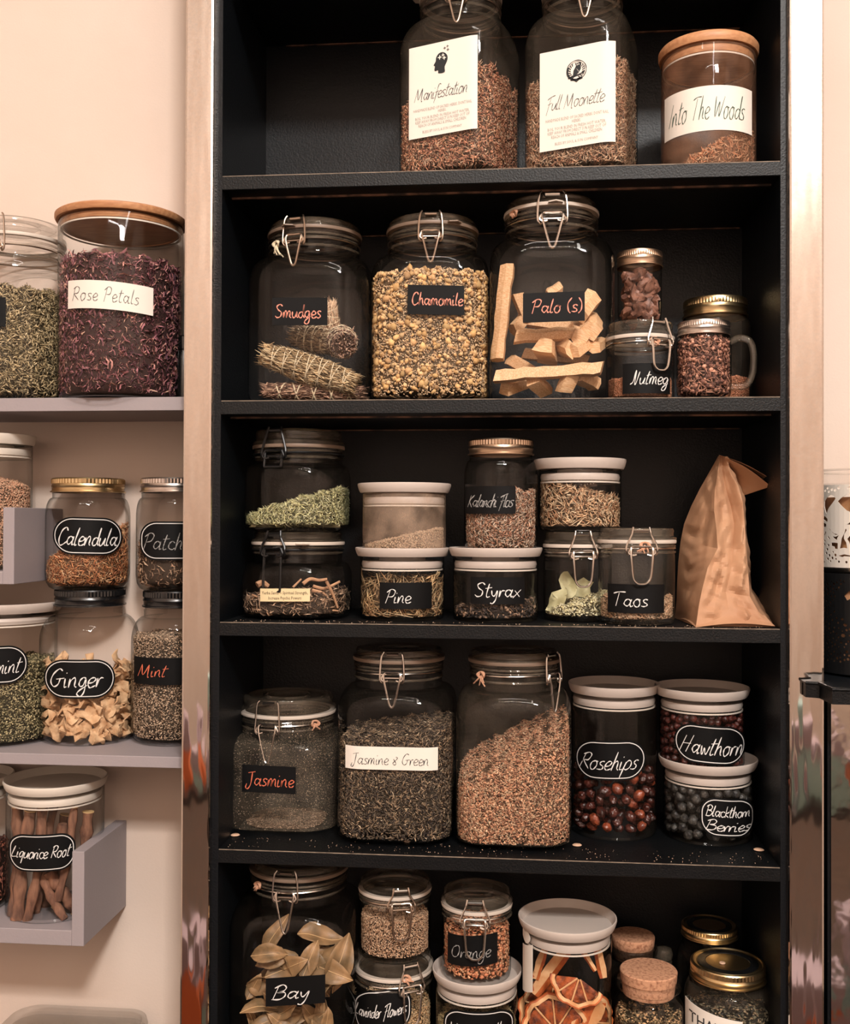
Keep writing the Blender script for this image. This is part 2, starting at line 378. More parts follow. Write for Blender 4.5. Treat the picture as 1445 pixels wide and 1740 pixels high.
wall_shelf(zpx(10, 993), ZD, XD - 0.5, XD, 'grey wall shelf with upturned end, beside the Calendula jar', (0.0155, zpx(15, 862)))

# ------------------------------------------------------------------ jars
class Jar:
    """a vessel standing at (X, Y, z); local front is -Y; prof is the outer glass profile [(r, z, squareness)]"""
    def __init__(s, name, label, cat, X, Y, z, rz, prof, a, Hh, gmat='kilner', group=None, seg=64):
        s.root = tag(empty(name, (X, Y, z), rz), label, cat, group)
        s.X, s.Y, s.z, s.rz, s.prof, s.a, s.H = X, Y, z, rz, prof, a, Hh
        pz = sorted(((p[1], p[0], p[2] if len(p) > 2 else 0) for p in prof if p[0] > 0.01), key=lambda q: q[0])
        s.pz = [q[0] for q in pz]; s.pr = [q[1] for q in pz]; s.ps = [q[2] for q in pz]
        mb = MB(); mb.lathe(prof, seg); s.body = obj('glass_body', mb, M[gmat], s.root)
        c, q = math.cos(-rz), math.sin(-rz)
        dx, dy = CAM.x - X, CAM.y - Y
        s.camth = math.atan2(dx * c - dy * q, -(dx * q + dy * c))     # direction of the camera in the jar's frame
    def rs(s, z):
        return float(np.interp(z, s.pz, s.pr)), float(np.interp(z, s.pz, s.ps))
    def R(s, th, z):
        r, q = s.rs(z); return shape_r(r, q, th)
    def loc(s, p):
        c, q = math.cos(-s.rz), math.sin(-s.rz); dx, dy = p[0] - s.X, p[1] - s.Y
        return Vector((dx * c - dy * q, dx * q + dy * c, p[2] - s.z))
    def world(s, p):
        c, q = math.cos(s.rz), math.sin(s.rz)
        return Vector((s.X + p[0] * c - p[1] * q, s.Y + p[0] * q + p[1] * c, s.z + p[2]))
    def hit(s, px, py):
        d = ray(px, py)
        t0 = (s.Y - s.a * 1.5 - CAM.y) / d.y; t1 = (s.Y + s.a - CAM.y) / d.y
        prev = t0
        for k in range(401):
            t = t0 + (t1 - t0) * k / 400
            p = s.loc(CAM + d * t); th = math.atan2(p.x, -p.y)
            if math.hypot(p.x, p.y) <= s.R(th, min(max(p.z, s.pz[0]), s.pz[-1])): return p
        # missed the silhouette: the nearest side point
        p = s.loc(CAM + d * ((s.Y - CAM.y) / d.y)); th = s.camth + (PI / 2 if p.x > 0 else -PI / 2) * 0.96
        r = s.R(th, p.z); return Vector((r * math.sin(th), -r * math.cos(th), p.z))
    def surf(s, u, z, off):
        """u is an angle on round jars, a sideways offset on square ones"""
        r, q = s.rs(z)
        if q < 0.3:
            th = s.camth + math.asin(max(-0.985, min(0.985, u / r))); rr = r + off
            return Vector((rr * math.sin(th), -rr * math.cos(th), z))
        c = r * (1 - 0.62 * q); b = r - c; x = u; ax = abs(x)
        if ax <= b: y, nx, ny = r, 0, 1
        else:
            e = min(ax - b, c * 0.999); y = b + math.sqrt(c * c - e * e); nx = math.copysign(e / c, x); ny = (y - b) / c
        return Vector((x + nx * off, -(y + ny * off), z))
    def uof(s, p):
        r, q = s.rs(p.z)
        return r * math.sin(math.atan2(p.x, -p.y) - s.camth) if q < 0.3 else p.x
    def ulen(s, z):
        r, q = s.rs(z); return 1.0

def fido_prof(a, Hh, nf, sq, sh0=0.66, nk=0.80, lidz=0.93, bot=0.86):
    """bail jar: square or round body, shoulder, round neck with a bead"""
    p = [(0.002, 0.006), (a * 0.45, 0.0055, 0), (a * 0.62, 0.001, sq * 0.6), (a * bot, 0.0, sq * 0.8), (a * (bot + 0.07), Hh * 0.012, sq * 0.9), (a * 0.985, Hh * 0.035, sq), (a, Hh * 0.07, sq)]
    for k in range(1, 6): p.append((a, Hh * (0.07 + (sh0 - 0.07) * k / 5), sq))
    n = nf * a
    for k in range(1, 9):
        t = k / 8; ang = t * PI / 2
        p.append((n + (a - n) * (math.cos(ang) ** 0.75 if t < 1 else 0), Hh * (sh0 + (nk - sh0) * math.sin(ang) ** 0.9), sq * (1 - t) ** 0.8))
    p += [(n, Hh * (nk + 0.015), 0), (n * 0.985, Hh * (nk + 0.03), 0), (n * 1.0, Hh * (lidz - 0.035), 0), (n * 1.03, Hh * (lidz - 0.02), 0), (n * 1.03, Hh * (lidz - 0.008), 0), (n * 0.97, Hh * lidz, 0)]
    return p

def bail_fittings(j, nf, lidz, cth, wire='steel', r=0.0012, lever='v', lever_len=0.045, bw=0.028, gmat='gasket', lidtop=0.0, rw_z=None, ringed=True, tab=None):
    a, Hh = j.a, j.H; n = nf * a; zl = Hh * lidz; top = Hh
    # lid of pressed glass
    lid = MB(); h = top - zl
    lid.lathe([(n * 0.90, zl - 0.006), (n * 0.92, zl + 0.001), (n * 1.04, zl + 0.0015), (n * 1.055, zl + h * 0.18), (n * 1.05, zl + h * 0.30), (n * 0.98, zl + h * 0.42), (n * 0.97, zl + h * 0.55), (n * 0.99, zl + h * 0.8), (n * 0.96, zl + h * 0.97), (n * 0.85, top),
               (n * 0.80, top - h * 0.12), (n * 0.52, top - h * 0.12), (n * 0.48, top - h * 0.02), (n * 0.42, top - h * 0.12), (0.0005, top - h * 0.14)], 64)
    L = obj('lid', lid, M['lidglass'], j.root)
    g = MB(); g.lathe([(n * 0.93, zl - 0.002), (n * 1.045, zl - 0.0022), (n * 1.055, zl), (n * 1.045, zl + 0.0022), (n * 0.93, zl + 0.002)], 64)
    if tab is not None:
        pts = [(n * 1.02, -0.5), (n * 1.15, -0.45), (n * 1.24, 0), (n * 1.15, 0.45), (n * 1.02, 0.5)]
        lo = []; hi = []
        for rr, w in pts:
            th = tab + w * 0.008 / n * 2.2
            lo.append((rr * math.sin(th), -rr * math.cos(th), zl - 0.0008)); hi.append((rr * math.sin(th), -rr * math.cos(th), zl + 0.0008))
        g.loft([lo, hi])
    obj('gasket', g, M[gmat], L)
    nr = MB()
    for q, (dz_, rr_) in enumerate(((.022, .0016), (.040, .0013), (.085, .0018))):
        zz = zl - Hh * dz_ - .003
        if zz > Hh * .5:
            R1 = j.R(0, zz) + .0004; nr.tube([(R1 * math.sin(t), -R1 * math.cos(t), zz) for t in [2 * PI * k / 56 for k in range(56)]], rr_, 6, True)
    obj('neck_rings', nr, M['lidglass'], j.root)
    # wire ring below the lid
    zr = rw_z if rw_z else zl - Hh * 0.055 - 0.002
    zr = max(zr, Hh * 0.5)
    rr = j.R(0, zr) + r * 0.9
    ring = MB(); ring.tube([(rr * math.sin(t), -rr * math.cos(t), zr + 0.0006 * math.sin(t * 2)) for t in [2 * PI * k / 56 for k in range(56)]], r * 0.95, 6, True)
    obj('neck_wire', ring, M[wire], j.root)
    def P(t, z, o):
        """t sideways, o outwards from the neck at the clasp"""
        x0, y0 = math.sin(cth), -math.cos(cth)
        R_ = rr + o
        return (x0 * R_ + math.cos(cth) * t, y0 * R_ + math.sin(cth) * t, z)
    hw = bw / 2
    ztop = top + 0.001
    out = n * 1.055 - rr + r * 1.4
    bl = MB()
    if lever == 'v':
        loop = [P(-hw * 0.74, ztop - 0.001, out - 0.002), P(-hw * 0.9, ztop - 0.006, out), P(-hw * 1.0, zl - 0.004, out + 0.001), P(-hw * 1.02, zr - 0.006, out + 0.002), P(-hw * 0.8, zr - 0.010, out), P(-hw * 0.72, zr - 0.004, out - 0.001)]
    else:
        loop = [P(-hw * 0.55, ztop, out - 0.002), P(-hw * 0.62, ztop - 0.006, out), P(-hw * 0.68, ztop - 0.010, out), P(-hw * 1.0, zl - 0.004, out + 0.001), P(-hw * 1.05, zr - 0.001, out + 0.002), P(-hw * 0.95, zr - 0.007, out), P(-hw * 0.75, zr - 0.005, out)]
    mir = []
    for p in loop[::-1]:
        x0, y0 = math.sin(cth), -math.cos(cth)
        t = p[0] * math.cos(cth) + p[1] * math.sin(cth)
        mir.append((p[0] - 2 * t * math.cos(cth), p[1] - 2 * t * math.sin(cth), p[2]))
    bl.tube(smooth(loop, 4) + smooth(mir, 4), r, 7)
    B = obj('bail', bl, M[wire], j.root)
    # saddle bar across the lid top edge
    sb = MB(); sb.tube([P(-hw * 0.5, ztop - 0.0045, out - 0.003), P(hw * 0.5, ztop - 0.0045, out - 0.003)], r * 1.7, 7); obj('saddle', sb, M[wire], B)
    lv = MB(); ll = lever_len; zp = zr - 0.001
    wv = hw * 0.72
    if lever == 'v': half = [P(0.0, zp + 0.0045, out + 0.001), P(-wv * 0.8, zp + 0.0045, out + 0.001), P(-wv, zp, out + 0.003), P(-wv * 0.85, zp - ll * 0.25, out + 0.004), P(-wv * 0.35, zp - ll * 0.85, out + 0.003), P(-wv * 0.12, zp - ll * 0.98, out + 0.003), P(0, zp - ll, out + 0.003)]
    else: half = [P(0.0, zp + 0.0035, out + 0.001), P(-wv * 0.85, zp + 0.0035, out + 0.001), P(-wv * 1.02, zp, out + 0.003), P(-wv * 0.98, zp - ll * 0.3, out + 0.004), P(-wv * 0.82, zp - ll * 0.8, out + 0.003), P(-wv * 0.45, zp - ll * 0.97, out + 0.003), P(0, zp - ll, out + 0.003)]
    if lever == 'sq': half = [P(0.0, zp + 0.0035, out), P(-wv, zp + 0.0035, out), P(-wv * 1.0, zp - 0.004, out + 0.002), P(-wv * 1.02, zp - ll * 0.9, out + 0.004), P(-wv * 0.85, zp - ll, out + 0.004), P(0, zp - ll, out + 0.004)]
    mir = []
    for p in half[::-1][1:]:
        t = p[0] * math.cos(cth) + p[1] * math.sin(cth)
        mir.append((p[0] - 2 * t * math.cos(cth), p[1] - 2 * t * math.sin(cth), p[2]))
    lv.tube(smooth(half + mir, 5), r * 1.15, 7)
    LV = obj('lever', lv, M[wire], j.root)
    hk = MB()
    for s_ in (-1, 1):
        hk.tube(smooth([P(s_ * wv * 1.0, zp + 0.003, out + 0.002), P(s_ * wv * 1.25, zp - 0.004, out + 0.003), P(s_ * wv * 0.9, zp - 0.007, out + 0.003), P(s_ * wv * 0.5, zp - 0.006, out + 0.002)], 4), r, 6)
    obj('hook', hk, M[wire], LV)
    j.P = P; j.zr = zr

def lid_canister(j, zl, ro, hgt, lipmat='greylid', plug_gap=0.0056, plug_h=0.009, dish=True):
    """ceramic looking lid: flared saucer with a raised lip and a plug ring inside the glass"""
    a = j.a; mb = MB()
    if dish:
        mb.lathe([(0.0005, zl + 0.002), (ro * 0.90, zl + 0.002), (ro * 0.95, zl + hgt * 0.75), (ro * 0.975, zl + hgt), (ro * 0.995, zl + hgt * 0.97), (ro, zl + hgt * 0.8), (ro * 0.97, zl + hgt * 0.3), (ro * 0.94, zl + 0.0002), (a * 0.80, zl)], 72)
    else:
        mb.lathe([(0.0005, zl + hgt), (ro * 0.97, zl + hgt), (ro, zl + hgt * 0.8), (ro, zl + hgt * 0.3), (ro * 0.98, zl), (a * 0.80, zl)], 72)
    L = obj('lid', mb, M[lipmat], j.root)
    pg = MB(); pg.lathe([(a * 0.55, zl), (a * 0.55, zl - plug_gap), (a * 0.90, zl - plug_gap), (a * 0.945, zl - plug_gap - 0.0005), (a * 0.965, zl - plug_gap - plug_h * 0.5), (a * 0.945, zl - plug_gap - plug_h), (a * 0.90, zl - plug_gap - plug_h - 0.0005), (a * 0.90, zl - plug_gap - plug_h + 0.001), (0.001, zl - plug_gap - plug_h + 0.001)], 64)
    obj('lid_plug', pg, M[lipmat], L)
    sl = MB(); sl.lathe([(a * 0.93, zl - plug_gap - plug_h - 0.002), (a * 0.965, zl - plug_gap - plug_h - 0.0015), (a * 0.965, zl - plug_gap - plug_h - 0.0035), (a * 0.93, zl - plug_gap - plug_h - 0.003)], 56)
    obj('seal', sl, M['whitelid'], L)
def canister_prof(a, h):
    return [(0.001, 0.003), (a * 0.86, 0.003), (a * 0.90, 0.0), (a * 0.97, 0.001), (a, 0.005), (a, h * 0.3), (a, h * 0.6), (a, h - 0.002), (a * 0.99, h), (a * 0.965, h)]

def mason_prof(a, h, nf, flute=0):
    n = nf * a
    p = [(0.001, 0.005), (a * 0.6, 0.005), (a * 0.8, 0.0), (a * 0.90, 0.003), (a * 0.97, 0.010), (a, 0.022), (a, h * 0.3), (a, h * 0.5), (a, h * 0.66)]
    for k in range(1, 8):
        t = k / 7 * PI / 2; p.append((n + (a - n) * math.cos(t), h * (0.66 + 0.17 * math.sin(t))))
    p += [(n, h * 0.86), (n * 1.01, h * 0.875), (n * 0.97, h * 0.885), (n * 0.97, h)]
    return p
def lid_screw(j, zl0, zl1, ro, mat='gold', dark=False, inner=None, flange=True):
    """screw band: knurled top band, groove, rolled lower rim"""
    h = zl1 - zl0; mb = MB()
    prof = [(ro * 1.0, zl0), (ro * 1.03, zl0 + h * 0.03), (ro * 1.03, zl0 + h * 0.10), (ro * 0.985, zl0 + h * 0.14), (ro * 0.985, zl0 + h * 0.32), (ro * 1.01, zl0 + h * 0.42), (ro * 0.985, zl0 + h * 0.52), (ro * 0.98, zl0 + h * 0.60),
            (ro * 0.995, zl0 + h * 0.62), (ro * 0.995, zl0 + h * 0.92), (ro * 0.975, zl1), (ro * 0.93, zl1 + 0.0004), (ro * 0.90, zl1 - 0.001), (ro * 0.84, zl1 - 0.0016), (ro * 0.82, zl1 - 0.0008), (0.0005, zl1 - 0.0008)]
    def kn(R, i, k): return R * (1.012 if i % 2 else 0.99) if k in (8, 9) else R
    mb.lathe(prof, 128, rf=kn)
    L = obj('screw_lid', mb, M[mat], j.root, angle=0.5)
    if inner:
        d = MB(); d.lathe([(ro * 0.815, zl1 - 0.0005), (ro * 0.60, zl1 - 0.0002), (ro * 0.58, zl1 - 0.0012), (0.0005, zl1 - 0.001)], 48); obj('lid_disc', d, M[inner], L)
    return L

# ------------------------------------------------------------------ handwriting
G = {
 'a': (10, "8,8 5,10 2,8 1,4 3,1 5,1 8,5|9,10 8,4 9,0 11,1"), 'b': (9, "2,20 1,8 1,1 4,0 8,3 8,7 5,9 1,6"), 'c': (8, "8,8 5,10 2,8 1,4 3,1 6,0 9,2"),
 'd': (9, "8,8 5,9 2,7 1,3 3,0 6,1 8,6 9,20 8,5 10,0"), 'e': (8, "1,4 6,5 8,8 5,10 2,8 1,4 3,0 6,0 9,2"), 'f': (6, "9,19 6,20 4,16 3,5 1,-7|0,8 7,10"),
 'g': (9, "8,9 5,10 2,8 1,4 3,1 6,2 8,8 8,-4 5,-9 1,-7 3,-3 10,2"), 'h': (9, "3,20 1,0 2,6 5,10 7,8 7,2 9,0"), 'i': (4, "1,9 1,2 2,0 4,1|1.5,14 2.2,15"),
 'k': (8, "3,20 1,0|8,10 2,5 8,0"), 'l': (4, "3,20 1,5 2,0 4,1"), 'm': (13, "1,9 1,0 2,6 4,10 6,8 6,0 7,6 9,10 11,8 11,2 13,0"), 'n': (9, "1,9 1,0 2,6 5,10 7,8 7,2 9,0"),
 'o': (9, "5,10 2,8 1,4 3,0 6,0 8,4 7,9 4,10 9,9"), 'p': (9, "2,9 0,-9 2,5 5,10 8,8 8,3 4,0 1,2"), 'q': (9, "8,9 4,10 1,5 3,1 7,4 8,9 7,-9"), 'r': (6, "1,9 1,0 2,6 4,9 7,9"),
 's': (7, "7,9 4,10 2,8 3,6 6,4 6,1 3,0 0,1"), 't': (6, "4,18 2,4 3,0 6,1|0,12 8,13"), 'u': (9, "1,9 1,3 3,0 6,2 8,9 8,2 10,0"), 'w': (11, "1,9 2,1 4,1 5,7 7,1 9,2 11,9"),
 'x': (8, "1,9 8,0|9,10 0,-1"), 'y': (9, "1,9 2,3 5,2 8,9 7,-3 4,-9 1,-8"), 'v': (8, "1,9 4,0 8,9"), 'z': (8, "1,9 8,9 1,0 8,0"), 'j': (5, "4,9 4,-6 1,-8|4,14 5,15"),
 'M': (18, "1,-1 3,18|3,18 8,2 13,18|13,18 15,0 17,-1"), 'F': (10, "6,18 3,-6|0,15 5,18 13,20|2,8 9,10"), 'I': (5, "4,18 1,0"), 'T': (13, "1,17 7,19 15,19|8,18 5,0"), 'W': (16, "1,18 3,1 8,14 10,1 16,18"),
 'R': (11, "3,18 1,0|1,16 6,19 10,16 8,10 3,9 11,0"), 'P': (11, "4,18 1,-1|0,15 6,20 11,17 9,10 3,9"), 'S': (11, "11,17 7,20 2,17 4,12 9,8 8,2 3,0 0,3"), 'C': (11, "11,16 8,20 3,16 1,7 4,0 8,0 12,4"),
 'N': (14, "0,0 4,4 5,17 6,18 8,1 10,2 12,17"), 'G': (13, "11,17 7,19 2,13 1,5 5,0 9,3 10,9|6,8 14,9"), 'B': (12, "3,18 1,0|0,16 6,20 10,16 8,11 3,10 10,9 11,4 7,0 0,0"), 'H': (14, "4,18 1,0|2,9 12,10|13,19 9,0"),
 'J': (12, "3,17 13,19|9,18 8,2 5,-5 2,-3 3,2"), 'L': (10, "4,18 1,2 3,0 10,1"), 'K': (11, "3,18 1,0|10,18 3,9 10,0"), 'O': (13, "7,18 2,14 1,5 5,0 10,2 12,10 10,17 5,18"), '&': (9, "1,10 7,2 3,0 1,3 6,8 8,12 5,13"), '(': (5, "5,20 1,12 2,2 5,-2"), ')': (5, "0,20 4,13 4,3 1,-2"), ' ': (6, ""), 'A': (12, "0,0 6,18 11,0|3,7 10,8"),
 'Y': (11, "1,18 5,9|11,19 3,-1"), 'D': (12, "3,18 1,0|0,17 8,18 12,10 8,1 1,0"),
}
def strokes(text, slant=0.18, gap=1.0, seed=0, wob=0.35, fs=None):
    rnd = random.Random(seed + len(text)); x = 0; out = []
    for ch in text:
        w, s = G[ch]
        if s:
            for st in s.split('|'):
                pts = [tuple(map(float, q.split(','))) for q in st.split()]
                pts = [(x + p[0] + rnd.uniform(-wob, wob) + slant * p[1], p[1] + rnd.uniform(-wob, wob)) for p in pts]
                out.append([(v.x, v.y) for v in smooth([(p[0], p[1], 0) for p in pts], 5)])
        x += w + gap
    return out, x - gap
def ribbon(mb, pts, w, mapf, taper=True):
    n = len(pts)
    if n < 2: return
    L = []; Rr = []
    for i in range(n):
        a = pts[max(i - 1, 0)]; b = pts[min(i + 1, n - 1)]
        dx, dy = b[0] - a[0], b[1] - a[1]; l = math.hypot(dx, dy) or 1e-9
        k = (0.75 + 0.25 * math.sin(i * 0.9)) * (0.6 if taper and i in (0, n - 1) else 1)
        nx, ny = -dy / l * w / 2 * k, dx / l * w / 2 * k
        L.append(mapf(pts[i][0] + nx, pts[i][1] + ny)); Rr.append(mapf(pts[i][0] - nx, pts[i][1] - ny))
    o = L + Rr
    mb.add(o, [(i, i + 1, n + i + 1, n + i) for i in range(n - 1)])

def font_pts(text, size=1.0, space=1.0, bold=0.0):
    cu = bpy.data.curves.new('t', 'FONT'); cu.body = text; cu.size = size; cu.space_character = space; cu.resolution_u = 1; cu.offset = bold; cu.align_x = 'CENTER'
    o = bpy.data.objects.new('t', cu); COL.objects.link(o)
    dg = bpy.context.evaluated_depsgraph_get(); me = o.evaluated_get(dg).to_mesh()
    v = [(p.co.x, p.co.y) for p in me.vertices]; f = [tuple(p.vertices) for p in me.polygons]
    o.evaluated_get(dg).to_mesh_clear(); bpy.data.objects.remove(o); bpy.data.curves.remove(cu)
    return v, f

def label_on(j, pA, pB, base='labelblack', shape='rect', border=None, text=None, ink='chalk', pen=0.0011, tbox=(0.08, 0.92), th=0.45, tdy=0.0, slant=0.18, seed=1, gap=1.0, wob=0.35, lines=None, name='label', skew=None, extra=None, texty=None, nlabel=None):
    """pA = top left pixel, pB = bottom right pixel of the label as the photograph shows it; skew = pixel drop of the right end"""
    (x0, y0), (x1, y1) = pA, pB; sk = skew or 0
    cx, cy = (x0 + x1) / 2, (y0 + y1) / 2
    Lm = j.hit(x0, cy - sk / 2); Rm = j.hit(x1, cy + sk / 2); Tm = j.hit(cx, y0); Bm = j.hit(cx, y1)
    u0, u1 = j.uof(Lm), j.uof(Rm); k = j.ulen(Tm.z)
    hgt = Tm.z - Bm.z; zc = (Tm.z + Bm.z) / 2; slope = (Rm.z - Lm.z) if sk is not None and skew is not None else 0
    wid = abs(u1 - u0) * k
    def mp(off):
        def f(a, b):                       # a, b in metres from the label's centre
            t = a / wid
            return j.surf((u0 + u1) / 2 + (u1 - u0) * t, zc + b + slope * t, off)
        return f
    nu = 28; mb = MB()
    def half(t):
        x = abs(t - 0.5) * wid
        if shape == 'rect': return hgt / 2
        rr = hgt / 2 * (0.98 if shape == 'pill' else 0.8)
        e = x - (wid / 2 - rr)
        if e <= 0: return hgt / 2
        return hgt / 2 - rr + math.sqrt(max(rr * rr - e * e, 0))
    ts = [i / nu for i in range(nu + 1)]
    if shape != 'rect': ts = [0.5 - 0.5 * math.cos(PI * t) for t in ts]
    f0, f1 = mp(0.0004), mp(0.0009)
    nv = 4
    rows0 = []; rows1 = []
    for t in ts:
        h = half(t)
        rows1.append([f1((t - 0.5) * wid, -h + 2 * h * q / nv) for q in range(nv + 1)])
        rows0.append([f0((t - 0.5) * wid, -h + 2 * h * q / nv) for q in range(nv + 1)])
    mb.loft([r1 + r0[::-1] for r1, r0 in zip(rows1, rows0)])
    lb = obj('label', mb, M[base], j.root)
    if nlabel: lb['label'] = nlabel
    f2 = mp(0.00125)
    if border:
        ins = 0.0028; bw_ = 0.0011; pts = []
        W2, H2 = wid / 2 - ins, hgt / 2 - ins; rr = H2 * (0.98 if shape == 'pill' else 0.8)
        for cxs, cys, a0 in ((W2 - rr, H2 - rr, 0), (-W2 + rr, H2 - rr, 90), (-W2 + rr, -H2 + rr, 180), (W2 - rr, -H2 + rr, 270)):
            for q in range(9): an = math.radians(a0 + q * 90 / 8); pts.append((cxs + rr * math.cos(an), cys + rr * math.sin(an)))
        pts.append(pts[0]); full = []
        for a_, b_ in zip(pts[:-1], pts[1:]):
            l = math.hypot(b_[0] - a_[0], b_[1] - a_[1]); m_ = max(1, int(l / 0.003))
            for q in range(m_): full.append((a_[0] + (b_[0] - a_[0]) * q / m_, a_[1] + (b_[1] - a_[1]) * q / m_))
        full.append(pts[0])
        n = len(full); mb = MB(); o_ = []; i_ = []
        for q in range(n):
            a_ = full[q - 1 if q else n - 2]; b_ = full[q + 1 if q < n - 1 else 1]
            dx, dy = b_[0] - a_[0], b_[1] - a_[1]; l = math.hypot(dx, dy)
            nx, ny = -dy / l * bw_ / 2, dx / l * bw_ / 2
            o_.append(f2(full[q][0] + nx, full[q][1] + ny)); i_.append(f2(full[q][0] - nx, full[q][1] - ny))
        mb.add(o_ + i_, [(q, q + 1, n + q + 1, n + q) for q in range(n - 1)]); obj('border', mb, M['chalk'], lb, False)
    if text:
        rows = text.split('\n')
        mb = MB()
        for ri, row in enumerate(rows):
            st, tw = strokes(row, slant, gap, seed + ri, wob)
            s_ = wid * (tbox[1] - tbox[0]) / tw; sy = hgt * th * .86 / 20 / (1 if len(rows) == 1 else 1.25)
            ox = -wid / 2 + wid * tbox[0]; oy = (texty if texty is not None else -hgt * th * 0.45) + tdy * hgt - (ri - (len(rows) - 1) / 2) * hgt * 0.36
            for s1 in st: ribbon(mb, [(ox + p[0] * s_, oy + p[1] * sy) for p in s1], pen, f2)
        obj('lettering', mb, M[ink], lb, False)
    if lines:
        for (txt, yy, size, ink2, ww) in lines:
            v, f = font_pts(txt); xs = [p[0] for p in v]; sx = wid * ww / (max(xs) - min(xs)); sy_ = hgt * size
            mb = MB(); mb.add([f2(p[0] * sx, hgt * yy + p[1] * sy_) for p in v], f); obj('lettering', mb, M[ink2], lb, False)
    if extra: extra(lb, f2, wid, hgt)
    return lb

# ------------------------------------------------------------------ loose fillings
def T_sliver():
    v = []; 
    for z, w, b in ((-1, .45, 0), (0, 1, .25), (1, .4, 0)):
        v += [(w, b, z), (-w * .5, b + w * .5, z), (-w * .5, b - w * .5, z)]
    f = []
    for k in (0, 3):
        for i in range(3): a, b_ = k + i, k + (i + 1) % 3; f += [(a, b_, b_ + 3), (a, b_ + 3, a + 3)]
    f += [(0, 2, 1), (6, 7, 8)]
    return np.array(v, float), np.array(f)
def T_chip():
    v = [(1, 0, 0), (-1, .1, 0), (.1, 1, .1), (-.1, -1, 0), (0, .1, 1), (.1, 0, -1)]
    f = [(0, 2, 4), (2, 1, 4), (1, 3, 4), (3, 0, 4), (2, 0, 5), (1, 2, 5), (3, 1, 5), (0, 3, 5)]
    return np.array(v, float), np.array(f)
def T_curl():
    v = []
    for i, x in enumerate((-1, -.3, .4, 1)):
        z = .5 * math.sin(i * 1.5); w = (.35, .9, .8, .2)[i]
        v += [(z, w, x), (z + .15, -w, x), (z + .02 + .1, 0, x * 1.02)]
    f = []
    for k in range(3):
        a = k * 3; b = a + 3
        f += [(a, a + 2, b + 2), (a, b + 2, b), (a + 2, a + 1, b + 1), (a + 2, b + 1, b + 2)]
    return np.array(v, float), np.array(f)
def T_ball():
    bm = bmesh.new(); bmesh.ops.create_icosphere(bm, subdivisions=1, radius=1); v = [tuple(p.co) for p in bm.verts]; f = [[q.index for q in p.verts] for p in bm.faces]; bm.free()
    return np.array(v, float), np.array(f)
TEMPL = {'sliver': T_sliver(), 'chip': T_chip(), 'curl': T_curl(), 'ball': T_ball()}

def scatter_mesh(groups):
    """groups: list of (kind, pos Nx3, normal Nx3, size (w, t, l) Nx3, colour Nx3) -> verts, tris, vertex colours"""
    V = []; Fc = []; Cc = []; off = 0
    for kind, pos, nrm, size, colr in groups:
        tv, tf = TEMPL[kind]; n = len(pos)
        if n == 0: continue
        rn = NR.normal(size=(n, 3)); nn = nrm + 0.35 * NR.normal(size=(n, 3)); nn /= np.linalg.norm(nn, axis=1)[:, None]
        t = rn - (rn * nn).sum(1)[:, None] * nn; t /= np.linalg.norm(t, axis=1)[:, None] + 1e-9
        b = np.cross(nn, t)
        jit = tv[None] * (1 + 0.22 * NR.normal(size=(n,) + tv.shape))
        jit = jit * size[:, None, :]
        P = pos[:, None, :] + jit[..., 0:1] * b[:, None, :] + jit[..., 1:2] * nn[:, None, :] + jit[..., 2:3] * t[:, None, :]
        V.append(P.reshape(-1, 3)); Fc.append((tf[None] + (np.arange(n) * len(tv))[:, None, None] + off).reshape(-1, 3)); off += n * len(tv)
        Cc.append(np.repeat(colr, len(tv), axis=0))
    return np.concatenate(V), np.concatenate(Fc), np.concatenate(Cc)
def tri_object(name, V, Fc, Cc, mat, smooth_=False):
    me = bpy.data.meshes.new(name); me.vertices.add(len(V)); me.vertices.foreach_set('co', V.astype(np.float32).ravel())
    me.loops.add(len(Fc) * 3); me.loops.foreach_set('vertex_index', Fc.astype(np.int32).ravel())
    me.polygons.add(len(Fc)); me.polygons.foreach_set('loop_start', np.arange(0, len(Fc) * 3, 3, dtype=np.int32))
    me.update(calc_edges=True)
    ca = me.color_attributes.new('tone', 'FLOAT_COLOR', 'POINT'); c4 = np.ones((len(V), 4), np.float32); c4[:, :3] = Cc; ca.data.foreach_set('color', c4.ravel())
    me.materials.append(mat)
    if smooth_: me.polygons.foreach_set('use_smooth', [True] * len(me.polygons))
    o = bpy.data.objects.new(name, me); COL.objects.link(o); return o
def pick(pal, n, w=None, var=0.12):
    P = np.array([lin(c) for c in pal]); P = P * np.minimum(1.75, .74 / P.max(1))[:, None]; g_ = P.mean(1)[:, None]; P = g_ + (P - g_) * .88; w = np.array(w if w else [1] * len(pal), float); w /= w.sum()
    c = P[NR.choice(len(pal), n, p=w)]
    return np.clip(c * np.clip(np.exp(2.2 * var * NR.normal(size=(n, 1)) - .05), .25, 1.25), 0, .9)

